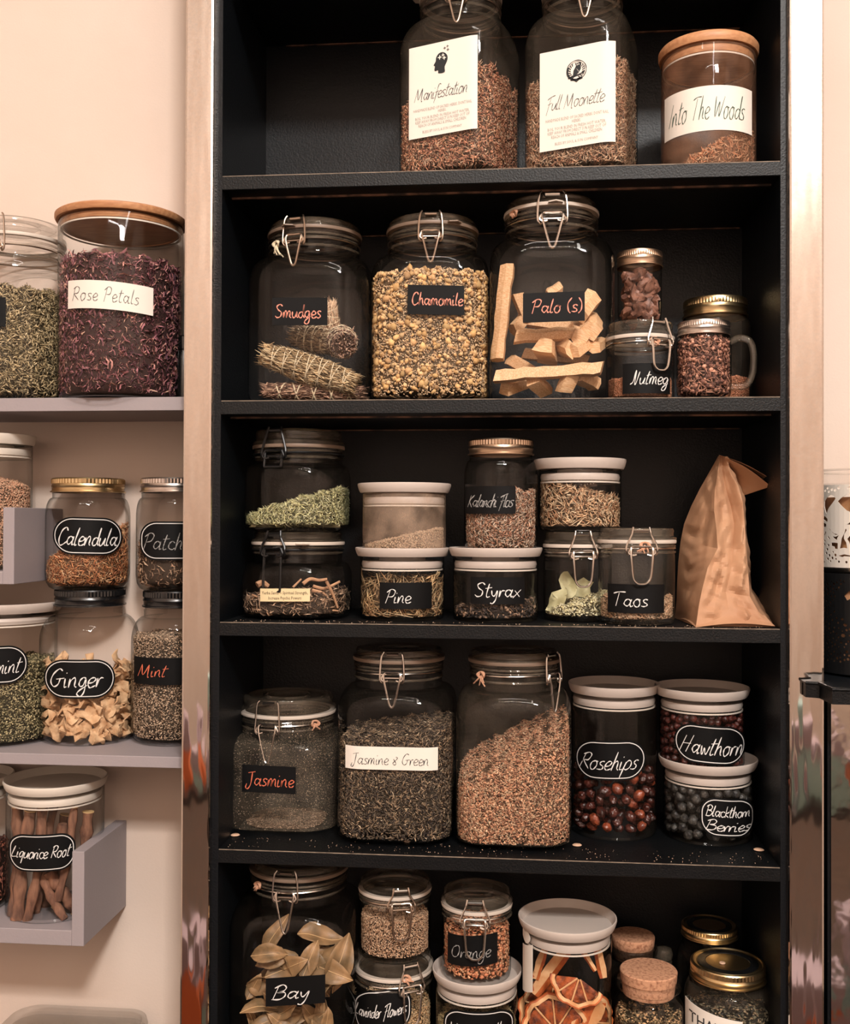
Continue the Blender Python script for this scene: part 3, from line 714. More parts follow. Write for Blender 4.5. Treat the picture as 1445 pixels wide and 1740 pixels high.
TRIS = [0]
def fill(j, name, label, cat, pal, layers, level, sx=0.0, sy=0.0, bump=0.004, zb=0.006, dens=1.7, w=None, inset=0.0035, core=None, span=2.0, crown=0.0, toponly=False, kindp=None, seed=3):
    """heap of loose pieces filling the vessel to the height `level` (metres); sx, sy tilt its top; layers = [(shape, (w,t,l) mm, share)]"""
    NRl = np.random.default_rng(seed)
    ph = NRl.uniform(0, 6, 4)
    def Lv(x, y):
        return level + sx * x / j.a + sy * y / j.a + bump * (np.sin(x * 160 + ph[0]) * np.cos(y * 130 + ph[1]) + .6 * np.sin(x * 330 + ph[2])) + crown * (1 - (x * x + y * y) / j.a ** 2)
    zz = np.array(j.pz); rr = np.array(j.pr); qq = np.array(j.ps)
    def Rv(th, z):
        r = np.interp(z, zz, rr); q = np.interp(z, zz, qq)
        c = r * (1 - 0.62 * q); b = r - c; dx = np.abs(np.sin(th)); dy = np.abs(np.cos(th)); A = np.maximum(dx, dy); Bm = np.minimum(dx, dy)
        t = r / A; k = b * (A + Bm); t2 = k + np.sqrt(np.maximum(k * k - (2 * b * b - c * c), 0))
        return np.where(t * Bm <= b, t, t2) - inset
    # core
    vs = []; fs = []; nth = 48; nz = 10
    ths = np.arange(nth) * 2 * PI / nth
    rings = []
    for k in range(nz + 1):
        z0 = np.full(nth, level)
        for _ in range(2):
            R_ = Rv(ths, np.clip(z0, zb, j.H)) - 0.0022; z0 = Lv(R_ * np.sin(ths), -R_ * np.cos(ths))
        ztop = np.maximum(z0 - 0.002, zb + 0.001); z = zb + (ztop - zb) * k / nz
        R_ = Rv(ths, z) - 0.0022; rings.append(np.stack([R_ * np.sin(ths), -R_ * np.cos(ths), z], 1))
    for sc_ in (0.75, 0.5, 0.25, 0.02):
        x = rings[nz][:, 0] * sc_; y = rings[nz][:, 1] * sc_; rings.append(np.stack([x, y, np.maximum(Lv(x, y) - 0.002, zb + 0.001)], 1))
    V = np.concatenate(rings); n = nth; F_ = []
    for k in range(len(rings) - 1):
        for i in range(n):
            a_, b_ = k * n + i, k * n + (i + 1) % n; F_ += [(a_, b_, b_ + n), (a_, b_ + n, a_ + n)]
    for i in range(1, n - 1): F_.append((0, i + 1, i))
    cc = np.array([lin(c) for c in pal]).mean(0) * (core if core is not None else 0.16)  # core tone scaled down: shade in the gaps between pieces is painted in
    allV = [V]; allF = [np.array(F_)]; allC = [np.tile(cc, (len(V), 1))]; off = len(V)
    th0, th1 = j.camth - span, j.camth + span
    groups = []
    side_area = 2 * span * j.a * max(level - zb, 0.004); top_area = PI * j.a ** 2 * 0.9
    for li, (kind, sz, share) in enumerate(layers):
        sz = np.array(sz) / 1000 / 2
        fa = 4 * sz[0] * sz[2] * 0.55
        ns_ = int(min(dens * share * side_area / fa, 9000)); ntp = int(min(dens * share * top_area / fa, 4000))
        # side pieces
        th = NRl.uniform(th0, th1, ns_); z = np.full(ns_, level)
        for _ in range(3):
            R_ = Rv(th, np.clip(z, zb, j.H)); z = Lv(R_ * np.sin(th), -R_ * np.cos(th))
        zz_ = zb + (z - zb) * NRl.uniform(0, 1, ns_) ** 0.9; R_ = Rv(th, zz_) - np.abs(NRl.normal(0, 0.0012, ns_))
        pos = np.stack([R_ * np.sin(th), -R_ * np.cos(th), zz_], 1); nr = np.stack([np.sin(th), -np.cos(th), 0 * th], 1)
        # top pieces
        th2 = NRl.uniform(0, 2 * PI, ntp); u = np.sqrt(NRl.uniform(0, 1, ntp)); z2 = np.full(ntp, level)
        for _ in range(2):
            R2 = (Rv(th2, np.clip(z2, zb, j.H)) - 0.001) * u; z2 = Lv(R2 * np.sin(th2), -R2 * np.cos(th2))
        pos2 = np.stack([R2 * np.sin(th2), -R2 * np.cos(th2), z2 + NRl.normal(0, 0.0008, ntp)], 1); nr2 = np.tile([0, 0, 1.0], (ntp, 1))
        pos = np.concatenate([pos, pos2]); nr = np.concatenate([nr, nr2]); nn = len(pos)
        s3 = sz[None] * NRl.uniform(0.6, 1.35, (nn, 3))
        groups.append((kind, pos, nr, s3, pick(kindp[li] if kindp else pal, nn, None if kindp else w)))
    V2, F2, C2 = scatter_mesh(groups)
    # nothing pokes out through the glass
    r2 = np.hypot(V2[:, 0], V2[:, 1]); t2 = np.arctan2(V2[:, 0], -V2[:, 1]); lim = Rv(t2, V2[:, 2]) + inset - 0.0012
    k_ = np.where(r2 > lim, lim / np.maximum(r2, 1e-6), 1.0); V2[:, 0] *= k_; V2[:, 1] *= k_
    V2[:, 2] = np.maximum(V2[:, 2], zb * 0.9)
    allV.append(V2); allF.append(F2 + off); allC.append(C2)
    o = tri_object(name, np.concatenate(allV), np.concatenate(allF), np.concatenate(allC), M['flake'])
    TRIS[0] += sum(len(f) for f in allF)
    o.location = (j.X, j.Y, j.z); o.rotation_euler = (0, 0, j.rz)
    return tag(o, label, cat, kind='stuff')

def twine(j, cth, z, spread=1.0, seed=0, mat='twine', name='twine_knot', out=0.0):
    """frayed end of twine knotted to the neck wire"""
    rnd = random.Random(seed); mb = MB()
    rr = j.R(0, z) + 0.002 + out
    b = Vector((rr * math.sin(cth), -rr * math.cos(cth), z)); T = Vector((math.cos(cth), math.sin(cth), 0)); O = Vector((math.sin(cth), -math.cos(cth), 0))
    for k in range(3):
        mb.tube(smooth([b + T * 0.004 * math.cos(q) * (1 + .3 * k) + Vector((0, 0, 0.004 * math.sin(q))) + O * 0.0015 * (1 + math.sin(q * 2 + k)) for q in [i * PI / 3 + k for i in range(6)]], 3, True), 0.0012, 5, True)
    for k in range(4):
        e = b + T * rnd.uniform(-1, 1) * 0.010 * spread + Vector((0, 0, -rnd.uniform(0.004, 0.012) * spread)) + O * rnd.uniform(.001, .004)
        mb.tube(smooth([b, (b + e) / 2 + O * 0.002 + T * rnd.uniform(-.003, .003), e], 4), [0.0012] * 5 + [0.0009] * 4, 5)
    return obj(name, mb, M[mat], j.root)

def place(xl, xr, py, Yf, rz=0, wide=1.0):
    """centre and half width of a vessel whose silhouette spans xl..xr at row py and whose front face stands at Yf"""
    Yc = Yf + 0.06
    for _ in range(3):
        A = at(xl, py, Yc); B = at(xr, py, Yc); a = (B.x - A.x) / 2 * wide; Yc = Yf + a
    return (A.x + B.x) / 2, Yc, a

# ================================================================== the jars
def fido(name, label, xl, xr, py, Yf, z, top, nf, sq, cth=0.0, rz=0.0, wide=1.0, topside=-1, lidz=0.93, sh0=0.66, nk=0.80, gmat='kilner', wire='steel', lever='v', ll=0.045, bw=0.028, gasket='gasket', rw=None, tab=None, r=0.0012, group=None, Yc=None, bot=0.86, cat='jar'):
    X, Yc_, a = place(xl, xr, py, Yf, wide=wide)
    Yc = Yc or Yc_
    Hh = (at((xl + xr) / 2, top, Yc + topside * nf * a).z - z) if top is not None and top < 5000 else top - 5000
    j = Jar(name, label, cat, X, Yc, z, rz, fido_prof(a, Hh, nf, sq, sh0, nk, lidz, bot), a, Hh, gmat, group)
    bail_fittings(j, nf, lidz, cth, wire, r, lever, ll, bw, gasket, rw_z=rw, tab=tab)
    return j
def canister(name, label, xl, xr, py, Yf, z, pylid, lid_l, lid_r, lid_h, lipmat='greylid', gmat='canister', Yc=None, dish=True, gap=0.0056, plug=0.009, side=-1):
    X, Yc_, a = place(xl, xr, py, Yf); Yc = Yc or Yc_
    h = at((xl + xr) / 2, pylid, Yc + side * a).z - z
    j = Jar(name, label, 'jar', X, Yc, z, 0, canister_prof(a, h), a, h, gmat)
    ro = (at(lid_r, pylid, Yc).x - at(lid_l, pylid, Yc).x) / 2
    lid_canister(j, h, ro, lid_h, lipmat, gap, plug, dish)
    j.top = h + lid_h
    return j

Z1, Z2, Z3, Z4, Z5 = SHZ[1], SHZ[2], SHZ[3], SHZ[4], SHZ[5]
# ---- shelf 1
def head_art(lb, f2, wid, hgt):
    """profile of a head with stars in it"""
    sc = hgt * 0.0048
    head = [(-9, -22), (6, -22), (6, -10), (12, 2), (13, 12), (8, 20), (0, 24), (-9, 22), (-15, 14), (-16, 6), (-21, -2), (-18, -5), (-19, -12), (-17, -16), (-10, -15)]
    s = smooth([(p[0], p[1], 0) for p in head], 3, True); mb = MB(); cx, cy = wid * 0.0, hgt * 0.27
    c = f2(cx - 2 * sc, cy + 3 * sc); pts = [f2(cx + p.x * sc, cy + p.y * sc) for p in s]; n = len(pts)
    mb.add([c] + pts, [(0, i + 1, (i + 1) % n + 1) for i in range(n)]); obj('head_emblem', mb, M['blackink'], lb, False)
    mb = MB()
    def star(x, y, r_):
        q = []
        for k in range(8): rr = r_ if k % 2 == 0 else r_ * 0.35; an = k * PI / 4 + PI / 2; p = f2(cx + (x + rr * math.cos(an)) * sc, cy + (y + rr * math.sin(an)) * sc); q.append(Vector(p) + Vector((0, -0.0003, 0)))
        mb.add(q, [(0, 1, 7), (2, 3, 1), (4, 5, 3), (6, 7, 5), (1, 3, 5), (1, 5, 7)])
    star(-6, 13, 6); star(2, 17, 4.5); star(5, 10, 5.5)
    obj('star_cutouts', mb, M['labelwhite'], lb, False)
    mb = MB(); star(6, 32, 4); star(13, 35, 3.5); star(14, 27, 4); obj('small_stars', mb, M['greyink'], lb, False)
def owl_art(lb, f2, wid, hgt):
    sc = hgt * 0.0050; cx, cy = wid * 0.0, hgt * 0.26; mb = MB()
    def rib(pts, w): ribbon(mb, [(cx + p[0] * sc, cy + p[1] * sc) for p in pts], w * sc, f2, False)
    rib([(20 * math.cos(t / 20 * PI), 20 * math.sin(t / 20 * PI)) for t in range(41)], 1.8)
    rib([(17 * math.cos(t / 20 * PI), 17 * math.sin(t / 20 * PI)) for t in range(41)], 1.0)
    rib([(18 * math.cos(t / 20 * PI), 18.4 * math.sin(t / 20 * PI)) for t in range(17, 34)], 4)
    for a_ in range(8):
        t = 2.1 + a_ * 0.3; rib([(17 * math.cos(t), 17 * math.sin(t)), (12 * math.cos(t + .2), 12 * math.sin(t + .2))], 2.2)
        t = 1.0 - a_ * 0.3; rib([(17 * math.cos(t), 17 * math.sin(t)), (12 * math.cos(t - .2), 12 * math.sin(t - .2))], 2.0)
    rib([(-17, -14), (-8, -12), (2, -10), (12, -7), (17, -4)], 3.0)
    rib([(-12, -17), (0, -19), (12, -16)], 5)
    rib([(-4, -20), (0, -23), (4, -20)], 2)
    body = [(-3, 15), (0, 13.5), (5, 14.5), (8, 16), (9, 8), (9, 2), (5, -5), (0, -9), (-4, -13), (-7, -9), (-6, 0), (-3, 5), (-1, 9)]
    pts = [f2(cx + p[0] * sc, cy + p[1] * sc) for p in body]; c = f2(cx + 2 * sc, cy + 2 * sc); n = len(pts)
    mb.add([c] + pts, [(0, i + 1, (i + 1) % n + 1) for i in range(n)])
    obj('owl_emblem', mb, M['blackink'], lb, False)
    mb = MB()
    for p in ((1.5, 10.5), (5, 11)): q = [Vector(f2(cx + (p[0] + 1.3 * math.cos(k)) * sc, cy + (p[1] + 1.3 * math.sin(k)) * sc)) + Vector((0, -.0003, 0)) for k in range(6)]; mb.add(q, [tuple(range(6))])
    for k in range(4): ribbon(mb, [(cx + (0 + k * 1.3) * sc, cy + (3 - k * 2) * sc), (cx + (3 + k) * sc, cy + (0 - k * 1.5) * sc)], 0.6 * sc, lambda a, b: Vector(f2(a, b)) + Vector((0, -.0003, 0)))
    obj('owl_marks', mb, M['labelwhite'], lb, False)

BIGH = 5000 + 0.262
jm = fido('bail_jar', 'tall square bail jar with white Manifestation label and head emblem', 682, 884, 200, 0.012, Z1, BIGH, 0.77, 0.9, cth=0.30, rz=-0.33, wide=0.86, gmat='hazy', lidz=0.945, tab=-1.0, wire='oldsteel', ll=.036)
label_on(jm, (696, 71), (812, 228), 'labelwhite', skew=-22, text='Manifestation', ink='blackink', pen=0.0009, tbox=(0.08, 0.86), th=0.17, tdy=-0.02, slant=0.3, gap=0.2, seed=4, wob=.2, extra=head_art,
         lines=[('HANDMADE BLEND OF SACRED HERBS. DONT RAIL', -.215, .045, 'faintink', .86), ('HERBS.', -.255, .045, 'faintink', .12), ('BOIL YOUR BLEND IN FRESH HOT WATER,', -.305, .045, 'faintink', .80), ('KEEP AWAY FROM DIRECT SUN KEEP OUT OF', -.345, .045, 'faintink', .80), ('REACH OF ANIMALS & SMALL CHILDREN', -.385, .045, 'faintink', .70), ('BLESS BY SOUL & SUN COMPANY', -.455, .04, 'faintink', .58)])
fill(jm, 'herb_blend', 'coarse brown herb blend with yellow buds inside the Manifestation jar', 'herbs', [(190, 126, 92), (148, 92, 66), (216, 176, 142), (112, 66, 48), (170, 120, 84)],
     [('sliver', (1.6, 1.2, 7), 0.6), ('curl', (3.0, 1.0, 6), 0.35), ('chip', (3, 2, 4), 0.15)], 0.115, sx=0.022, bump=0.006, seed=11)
jo = fido('bail_jar', 'tall square bail jar with white Full Moonette label and owl emblem', 892, 1088, 200, 0.012, Z1, BIGH, 0.77, 0.9, cth=0.28, rz=-0.28, wide=0.88, gmat='hazy', lidz=0.945, wire='oldsteel', ll=.036)
label_on(jo, (918, 79), (1046, 249), 'labelwhite', skew=-20, text='Full Moonette', ink='blackink', pen=0.0008, tbox=(0.08, 0.86), th=0.17, tdy=-0.02, slant=0.3, gap=0, seed=5, extra=owl_art,
         lines=[('HANDMADE BLEND OF SACRED HERBS. DONT RAIL', -.215, .045, 'faintink', .84), ('HERBS.', -.255, .045, 'faintink', .12), ('BOIL YOUR BLEND IN FRESH HOT WATER,', -.305, .045, 'faintink', .78), ('KEEP AWAY FROM DIRECT SUN KEEP OUT OF', -.345, .045, 'faintink', .78), ('REACH OF ANIMALS & SMALL CHILDREN', -.385, .045, 'faintink', .68), ('BLESS BY SOUL & SUN COMPANY', -.455, .04, 'faintink', .58)])
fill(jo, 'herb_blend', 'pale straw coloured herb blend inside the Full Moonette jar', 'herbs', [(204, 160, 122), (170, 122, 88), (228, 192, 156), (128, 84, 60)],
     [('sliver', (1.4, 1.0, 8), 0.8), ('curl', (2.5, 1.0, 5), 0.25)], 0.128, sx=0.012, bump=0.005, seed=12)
jw = canister('canister', 'round glass canister with wooden lid and Into The Woods label', 1124, 1284, 200, 0.012, Z1, 68, 1119, 1288, 0.0125, 'bamboo', 'hazybrown', dish=False, gap=0.002, plug=0.009)
label_on(jw, (1131, 146), (1277, 222), 'labelwhite', skew=-14, text='Into The Woods', ink='greenink', pen=0.0011, tbox=(0.05, 0.90), th=0.62, slant=0.3, seed=9, tdy=0.04)
fill(jw, 'herb_shavings', 'small heap of orange brown shavings in the Into The Woods canister', 'herbs', [(206, 146, 104), (176, 112, 74), (226, 176, 134)],
     [('sliver', (1.6, 1.0, 9), 0.6), ('curl', (3, 1, 7), 0.5)], 0.026, sx=0.032, sy=-0.004, bump=0.003, seed=13)
# ---- shelf 2
js = fido('bail_jar', 'square bail jar of bound smoke bundles with red Smudges label', 437, 633, 600, 0.015, Z2, 366, 0.765, 0.85, cth=-0.22, gmat='kilner', gasket='gasketdark', lidz=0.945, tab=-0.35, wire='oldsteel', ll=0.036, bw=0.030)
label_on(js, (463, 506), (557, 553), text='Smudges', ink='pinkink', pen=0.0017, tbox=(0.06, 0.88), th=0.56, slant=0.05, tdy=0.02, skew=0)
twine(js, -0.72, js.zr - 0.004, 1.7, 2, 'twinew')
jc = fido('bail_jar', 'square bail jar full of golden buds with pink Chamomile label', 638, 832, 600, 0.015, Z2, 359, 0.765, 0.85, cth=0.05, gmat='kilner', gasket='gasketdark', lidz=0.945, tab=0.55, wire='oldsteel', ll=0.036, bw=0.030)
label_on(jc, (693, 485), (789, 535), text='Chamomile', ink='pinkink', pen=0.0017, tbox=(0.07, 0.97), th=0.50, slant=0.08, tdy=0.05, skew=2)
fill(jc, 'chamomile_buds', 'golden dried chamomile buds filling the Chamomile jar', 'herbs', [(226, 188, 138), (206, 160, 104), (236, 204, 160), (186, 140, 92)],
     [('ball', (9, 9, 9), 0.16), ('ball', (6, 6, 6), 0.3), ('chip', (2.4, 2.4, 2.8), 0.55), ('sliver', (1.0, 1.0, 5), .12)], 0.165, bump=0.004, crown=0.006, dens=1.2, seed=14,
     kindp=[[(206, 158, 92), (216, 172, 106), (196, 150, 96)], [(206, 160, 98), (226, 184, 126)], [(232, 196, 150), (216, 174, 128)], [(220, 190, 150)]], inset=0.005)
jp = fido('bail_jar', 'largest square bail jar holding pale wood sticks, labelled Palo(s)', 834, 1040, 600, 0.006, Z2, 326, 0.75, 0.85, cth=0.0, gmat='kilner', lidz=0.945, tab=0.06, ll=0.040, bw=0.036, r=0.0014)
label_on(jp, (889, 497), (994, 547), text='Palo (s)', ink='pinkink', pen=0.0017, tbox=(0.14, 0.95), th=0.55, slant=0.08, tdy=0.06, skew=-4)
twine(jp, -0.85, jp.zr + 0.01, 0.5, 8, 'twine')
jn = fido('bail_jar', 'small round bail jar of orange powder with Nutmeg label', 1030, 1146, 620, 0.03, Z2, 541, 0.97, 0.0, cth=0.45, lever='u', ll=0.036, bw=0.034, lidz=0.80, sh0=0.52, nk=0.62, gmat='canister', tab=None, r=0.0013, bot=.9)
label_on(jn, (1059, 617), (1138, 668), text='Nutmeg', ink='chalk', pen=0.0014, tbox=(0.16, 0.93), th=0.55, slant=0.3, tdy=0.05)
twine(jn, 0.30, jn.zr, 0.6, 5)
fill(jn, 'nutmeg_powder', 'orange brown ground spice in the bottom of the Nutmeg jar', 'spice', [(206, 138, 98), (190, 124, 86), (216, 150, 110)], [('chip', (1.2, 1.2, 1.4), 1.0)], 0.030, bump=0.0006, dens=1.0, core=0.9, seed=15)
def masonjar(name, label, xl, xr, py, Yf, z, lid_b, lid_t, lid_l, lid_r, mat='gold', gmat='kilner', nf=None, inner=None, Yc=None, side=-1, group=None, cat='jar'):
    X, Yc_, a = place(xl, xr, py, Yf); Yc = Yc or Yc_
    ro = (at(lid_r, lid_b, Yc).x - at(lid_l, lid_b, Yc).x) / 2
    h0 = at((xl + xr) / 2, lid_b, Yc + side * ro).z - z; h1 = at((xl + xr) / 2, lid_t, Yc + side * ro).z - z
    j = Jar(name, label, cat, X, Yc, z, 0, mason_prof(a, h1 - 0.001, (ro * 0.95) / a), a, h1, gmat, group)
    lid_screw(j, h0, h1, ro / 1.02, mat, inner=inner); j.top = h1
    return j
zt = jn.z + jn.H
jsp = masonjar('spice_jar', 'little jar of dried pods standing on the Nutmeg jar', 1050, 1125, 500, 0.055, zt, 447, 421, 1048, 1127, 'copper', 'kilner')
jbk = masonjar('screw_lid_jar', 'wide jar with brass lid standing behind the handled mug jar', 1155, 1277, 600, 0.105, Z2, 531, 500, 1156, 1266, 'gold', 'hazy')
fill(jbk, 'spice_powder', 'orange ground spice low in the brass lidded jar behind the mug jar', 'spice', [(206, 138, 98), (180, 112, 76)], [('chip', (1.5, 1.5, 2), 1.0)], 0.040, bump=0.002, dens=1.0, core=0.8, seed=16)
jmug = masonjar('mug_jar', 'handled glass mug jar of cloves with silver screw lid', 1150, 1243, 600, 0.018, Z2, 565, 541, 1151, 1241, 'silver', 'kilner')
mb = MB(); aa = jmug.a
hp = [(aa * 0.93, 0, 0.074), (aa + 0.009, -0.002, 0.079), (aa + 0.021, -0.003, 0.075), (aa + 0.026, -0.003, 0.060), (aa + 0.025, -0.003, 0.035), (aa + 0.017, -0.002, 0.020), (aa * 0.97, 0, 0.019)]
mb.tube(smooth(hp, 5), 0.0042, 10); obj('handle', mb, M['rim_glass'], jmug.root).rotation_euler = (0, 0, -0.12)
fill(jmug, 'cloves', 'dark brown cloves filling the handled mug jar', 'spice', [(138, 92, 72), (100, 62, 50), (168, 118, 94), (76, 48, 40)], [('ball', (5, 5, 5), 0.35), ('sliver', (2.2, 2.0, 11), 0.8)], 0.077, bump=0.003, dens=1.4, seed=17)
# ---- shelf 3
def on_shelf_Y(px, py, z): return onz(px, py, z).y
jy = fido('bail_jar', 'squat bail jar of curled stems with cream printed paper strip', 421, 593, 1000, 0.028, Z3, 903, 0.86, 0.5, cth=-0.30, wire='blackwire', lever='sq', ll=0.052, bw=0.034, lidz=0.865, sh0=0.46, nk=0.64, gmat='kilner', topside=0, r=0.0016, tab=0.3, bot=.84)
lb = label_on(jy, (443, 1000), (527, 1022), 'labeltan', lines=[('Yerba Santa ~ Spiritual Strength,', .06, .34, 'brownink', .92), ('Increase Psychic Powers', -.34, .34, 'brownink', .66)], skew=0)
jf = fido('bail_jar', 'bail jar of green seed heads, topmost of the stack with black wire', 424, 592, 840, 0.030, jy.z + jy.H, 733, 0.87, 0.45, cth=-0.30, wire='blackwire', lever='sq', ll=0.018, bw=0.034, lidz=0.83, sh0=0.50, nk=0.66, gmat='kilner', topside=0, r=0.0016, gasket='gasketdark', bot=.8)
fill(jf, 'fennel_seed', 'pale green seeds heaped in the upper black wire jar', 'herbs', [(196, 190, 138), (166, 158, 106), (212, 206, 160), (112, 112, 74)], [('sliver', (1.5, 1.2, 7), 1.0)], 0.038, sx=0.020, bump=0.003, seed=18)
fill(jy, 'yerba_leaf', 'dark crumbled leaf and stems inside the squat cream strip jar', 'herbs', [(150, 116, 88), (92, 72, 56), (196, 160, 128), (60, 48, 40)], [('curl', (3, 1.5, 9), 0.5), ('sliver', (1.6, 1.4, 12), 0.4)], 0.030, bump=0.004, sx=0.004, dens=1.0, seed=19)
jpi = canister('canister', 'low glass canister of pine needles with grey lid, labelled Pine', 613, 755, 1000, 0.030, Z3, 947, 604, 763, 0.0115)
label_on(jpi, (646, 990), (733, 1035), text='Pine', ink='chalk', pen=0.0013, tbox=(0.10, 0.58), th=0.6, slant=0.2)
fill(jpi, 'pine_needles', 'straw coloured pine needles inside the Pine canister', 'herbs', [(214, 178, 126), (190, 150, 102), (232, 200, 152), (150, 112, 74)], [('sliver', (1.4, 1.2, 30), 1.0)], 0.046, bump=0.008, dens=0.85, core=0.12, seed=20)
jst = canister('canister', 'low glass canister of dark resin flakes with grey lid, labelled Styrax', 770, 915, 1000, 0.026, Z3, 947, 762, 921, 0.0115)
label_on(jst, (801, 981), (891, 1027), text='Styrax', ink='chalk', pen=0.0016, tbox=(0.08, 0.90), th=0.62, slant=0.12, tdy=0.05)
fill(jst, 'styrax_flakes', 'dark brown bark flakes inside the Styrax canister', 'herbs', [(92, 72, 58), (60, 48, 42), (132, 104, 82), (40, 34, 32)], [('chip', (5, 2, 7), 0.7), ('sliver', (1.8, 1.5, 9), .4)], 0.020, sx=0.006, bump=0.005, dens=1.1, core=0.15, seed=21)
jse = canister('canister', 'low glass canister of fine tan seed stacked on the Pine canister', 617, 758, 880, 0.030, jpi.z + jpi.H + 0.0025, 836, 607, 765, 0.0125, gmat='hazytan')
fill(jse, 'fine_seed', 'fine tan seed sloping inside the canister above Pine', 'herbs', [(196, 164, 130), (170, 136, 106), (214, 186, 152)], [('chip', (1.6, 1.3, 2.6), 1.0)], 0.023, sx=0.013, bump=0.0008, dens=1.3, seed=22)
jk = masonjar('mason_jar', 'mason jar of pink flecked herb with smudged chalk label above Styrax', 789, 914, 870, 0.030, jst.z + jst.H + 0.0025, 771, 744, 794, 906, 'copper', 'kilner')
label_on(jk, (792, 826), (876, 873), text='Kalanchi Flos', ink='chalkgrey', pen=0.0014, tbox=(0.05, 0.93), th=0.55, slant=0.35, gap=-0.8, seed=3, wob=0.9)
fill(jk, 'flower_pieces', 'pink and cream flower pieces in the smudged label mason jar', 'herbs', [(222, 186, 152), (184, 132, 100), (240, 216, 190), (120, 78, 58)], [('curl', (2.6, 1, 5), 0.6), ('sliver', (1.4, 1.2, 5), .4)], 0.080, sx=0.000, bump=0.003, seed=23)
jfb = fido('bail_jar', 'small bail jar of pale leaves tucked behind the Taos jar', 924, 1040, 1000, 0.050, Z3, 903, 0.97, 0.0, cth=0.10, lever='u', ll=0.042, bw=0.034, lidz=0.84, sh0=0.62, nk=0.70, gmat='canister', topside=0, bot=.9)
fill(jfb, 'leaf_flakes', 'pale green leaf flakes in the jar behind Taos', 'herbs', [(206, 196, 152), (182, 170, 124), (224, 214, 176)], [('chip', (3, 1.2, 5), 1.0)], 0.026, sx=0.012, bump=0.003, seed=24)
jt = fido('bail_jar', 'small round bail jar in front with chalk Taos label', 1017, 1147, 1000, 0.012, Z3, 897, 0.985, 0.0, cth=0.02, lever='u', ll=0.042, bw=0.036, lidz=0.86, sh0=0.66, nk=0.73, gmat='hazy', topside=0, bot=.9)
label_on(jt, (1034, 993), (1128, 1042), text='Taos', ink='chalk', pen=0.0015, tbox=(0.07, 0.70), th=0.60, slant=0.1)
twine(jt, 0.10, jt.zr + 0.004, 1.0, 12)
fill(jt, 'ground_herb', 'tan chopped herb inside the Taos jar', 'herbs', [(206, 168, 130), (176, 136, 102), (224, 190, 154)], [('sliver', (1.5, 1.2, 5), 0.9)], 0.030, bump=0.004, seed=25)
jr = canister('canister', 'glass canister of bark curls with grey lid beside the brown paper bag', 916, 1056, 870, 0.040, jfb.z + jfb.H + 0.001, 795, 906, 1063, 0.0135)
fill(jr, 'bark_curls', 'tan needle like curls heaped in the grey lidded canister', 'herbs', [(216, 180, 138), (190, 150, 110), (232, 200, 160), (150, 108, 76)], [('sliver', (2.2, 1.8, 11), 1.0)], 0.052, sx=-0.012, bump=0.004, dens=1.3, core=.15, seed=26)
# ---- shelf 4
jj = fido('bail_jar', 'nearly empty dusty bail jar with red Jasmine label', 398, 581, 1300, on_shelf_Y(490, 1421, Z4), Z4, 1166, 0.83, 0.75, cth=-0.18, gmat='dusty', lidz=0.87, sh0=0.62, nk=0.71, topside=1, ll=0.046, bw=0.034, bot=.80)
label_on(jj, (412, 1301), (503, 1347), text='Jasmine', ink='redink', pen=0.0016, tbox=(0.05, 0.95), th=0.62, slant=0.15, tdy=0.03, skew=5)
twine(jj, 0.80, jj.zr + 0.002, 1.0, 3)
fill(jj, 'jasmine_dust', 'thin layer of tan dust in the bottom of the Jasmine jar', 'herbs', [(150, 122, 98), (112, 88, 68)], [('chip', (1.2, .8, 1.6), 1.0)], 0.0045, bump=0.0003, zb=.003, dens=0.5, core=0.55, seed=27)
jg = fido('bail_jar', 'square bail jar of dark green tea with white Jasmine & Green label', 583, 773, 1300, 0.025, Z4, 5000 + 0.246, 0.775, 0.8, cth=-0.02, gmat='glassdark', lidz=0.945, ll=0.040, bw=0.030, wire='steel', gasket='gasketdark', sh0=.68, nk=.80, bot=.78)
label_on(jg, (588, 1269), (744, 1308), 'labelwhite', text='Jasmine & Green', ink='blackink', pen=0.0009, tbox=(0.06, 0.90), th=0.60, slant=0.15, skew=4)
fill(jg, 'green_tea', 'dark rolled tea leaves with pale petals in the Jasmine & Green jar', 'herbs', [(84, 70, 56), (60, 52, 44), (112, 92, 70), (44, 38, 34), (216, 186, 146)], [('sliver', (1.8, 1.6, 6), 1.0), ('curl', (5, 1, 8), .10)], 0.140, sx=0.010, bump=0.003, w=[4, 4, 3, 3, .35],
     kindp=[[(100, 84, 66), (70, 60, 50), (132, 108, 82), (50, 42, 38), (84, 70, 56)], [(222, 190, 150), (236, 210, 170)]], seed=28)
jl = fido('bail_jar', 'square bail jar heaped with rusty chopped root, clasp turned sideways', 778, 969, 1300, 0.022, Z4, 5000 + 0.246, 0.775, 0.8, cth=0.95, gmat='hazy', lidz=0.945, ll=0.046, bw=0.032, gasket='gasketdark', sh0=.68, nk=.80, bot=.78)
twine(jl, -0.75, jl.zr, 1.3, 6, 'twine')
fill(jl, 'chopped_root', 'rusty orange chopped root sloping in the sideways clasp jar', 'herbs', [(206, 158, 118), (170, 116, 82), (228, 190, 150), (112, 70, 50), (190, 136, 100)], [('chip', (3, 2, 4.5), 0.5), ('sliver', (1.5, 1.2, 6), .6)], 0.120, sx=0.038, sy=0.01, bump=0.003, seed=29)
jrh = canister('canister', 'tall glass canister of rosehips with grey lid, labelled Rosehips', 971, 1116, 1300, on_shelf_Y(1045, 1431, Z4), Z4, 1186, 963, 1118, 0.0125)
label_on(jrh, (979, 1259), (1097, 1326), shape='pill', border=True, text='Rosehips', ink='chalk', pen=0.0015, tbox=(0.06, 0.86), th=0.52, slant=0.35, skew=3, gap=0.5)
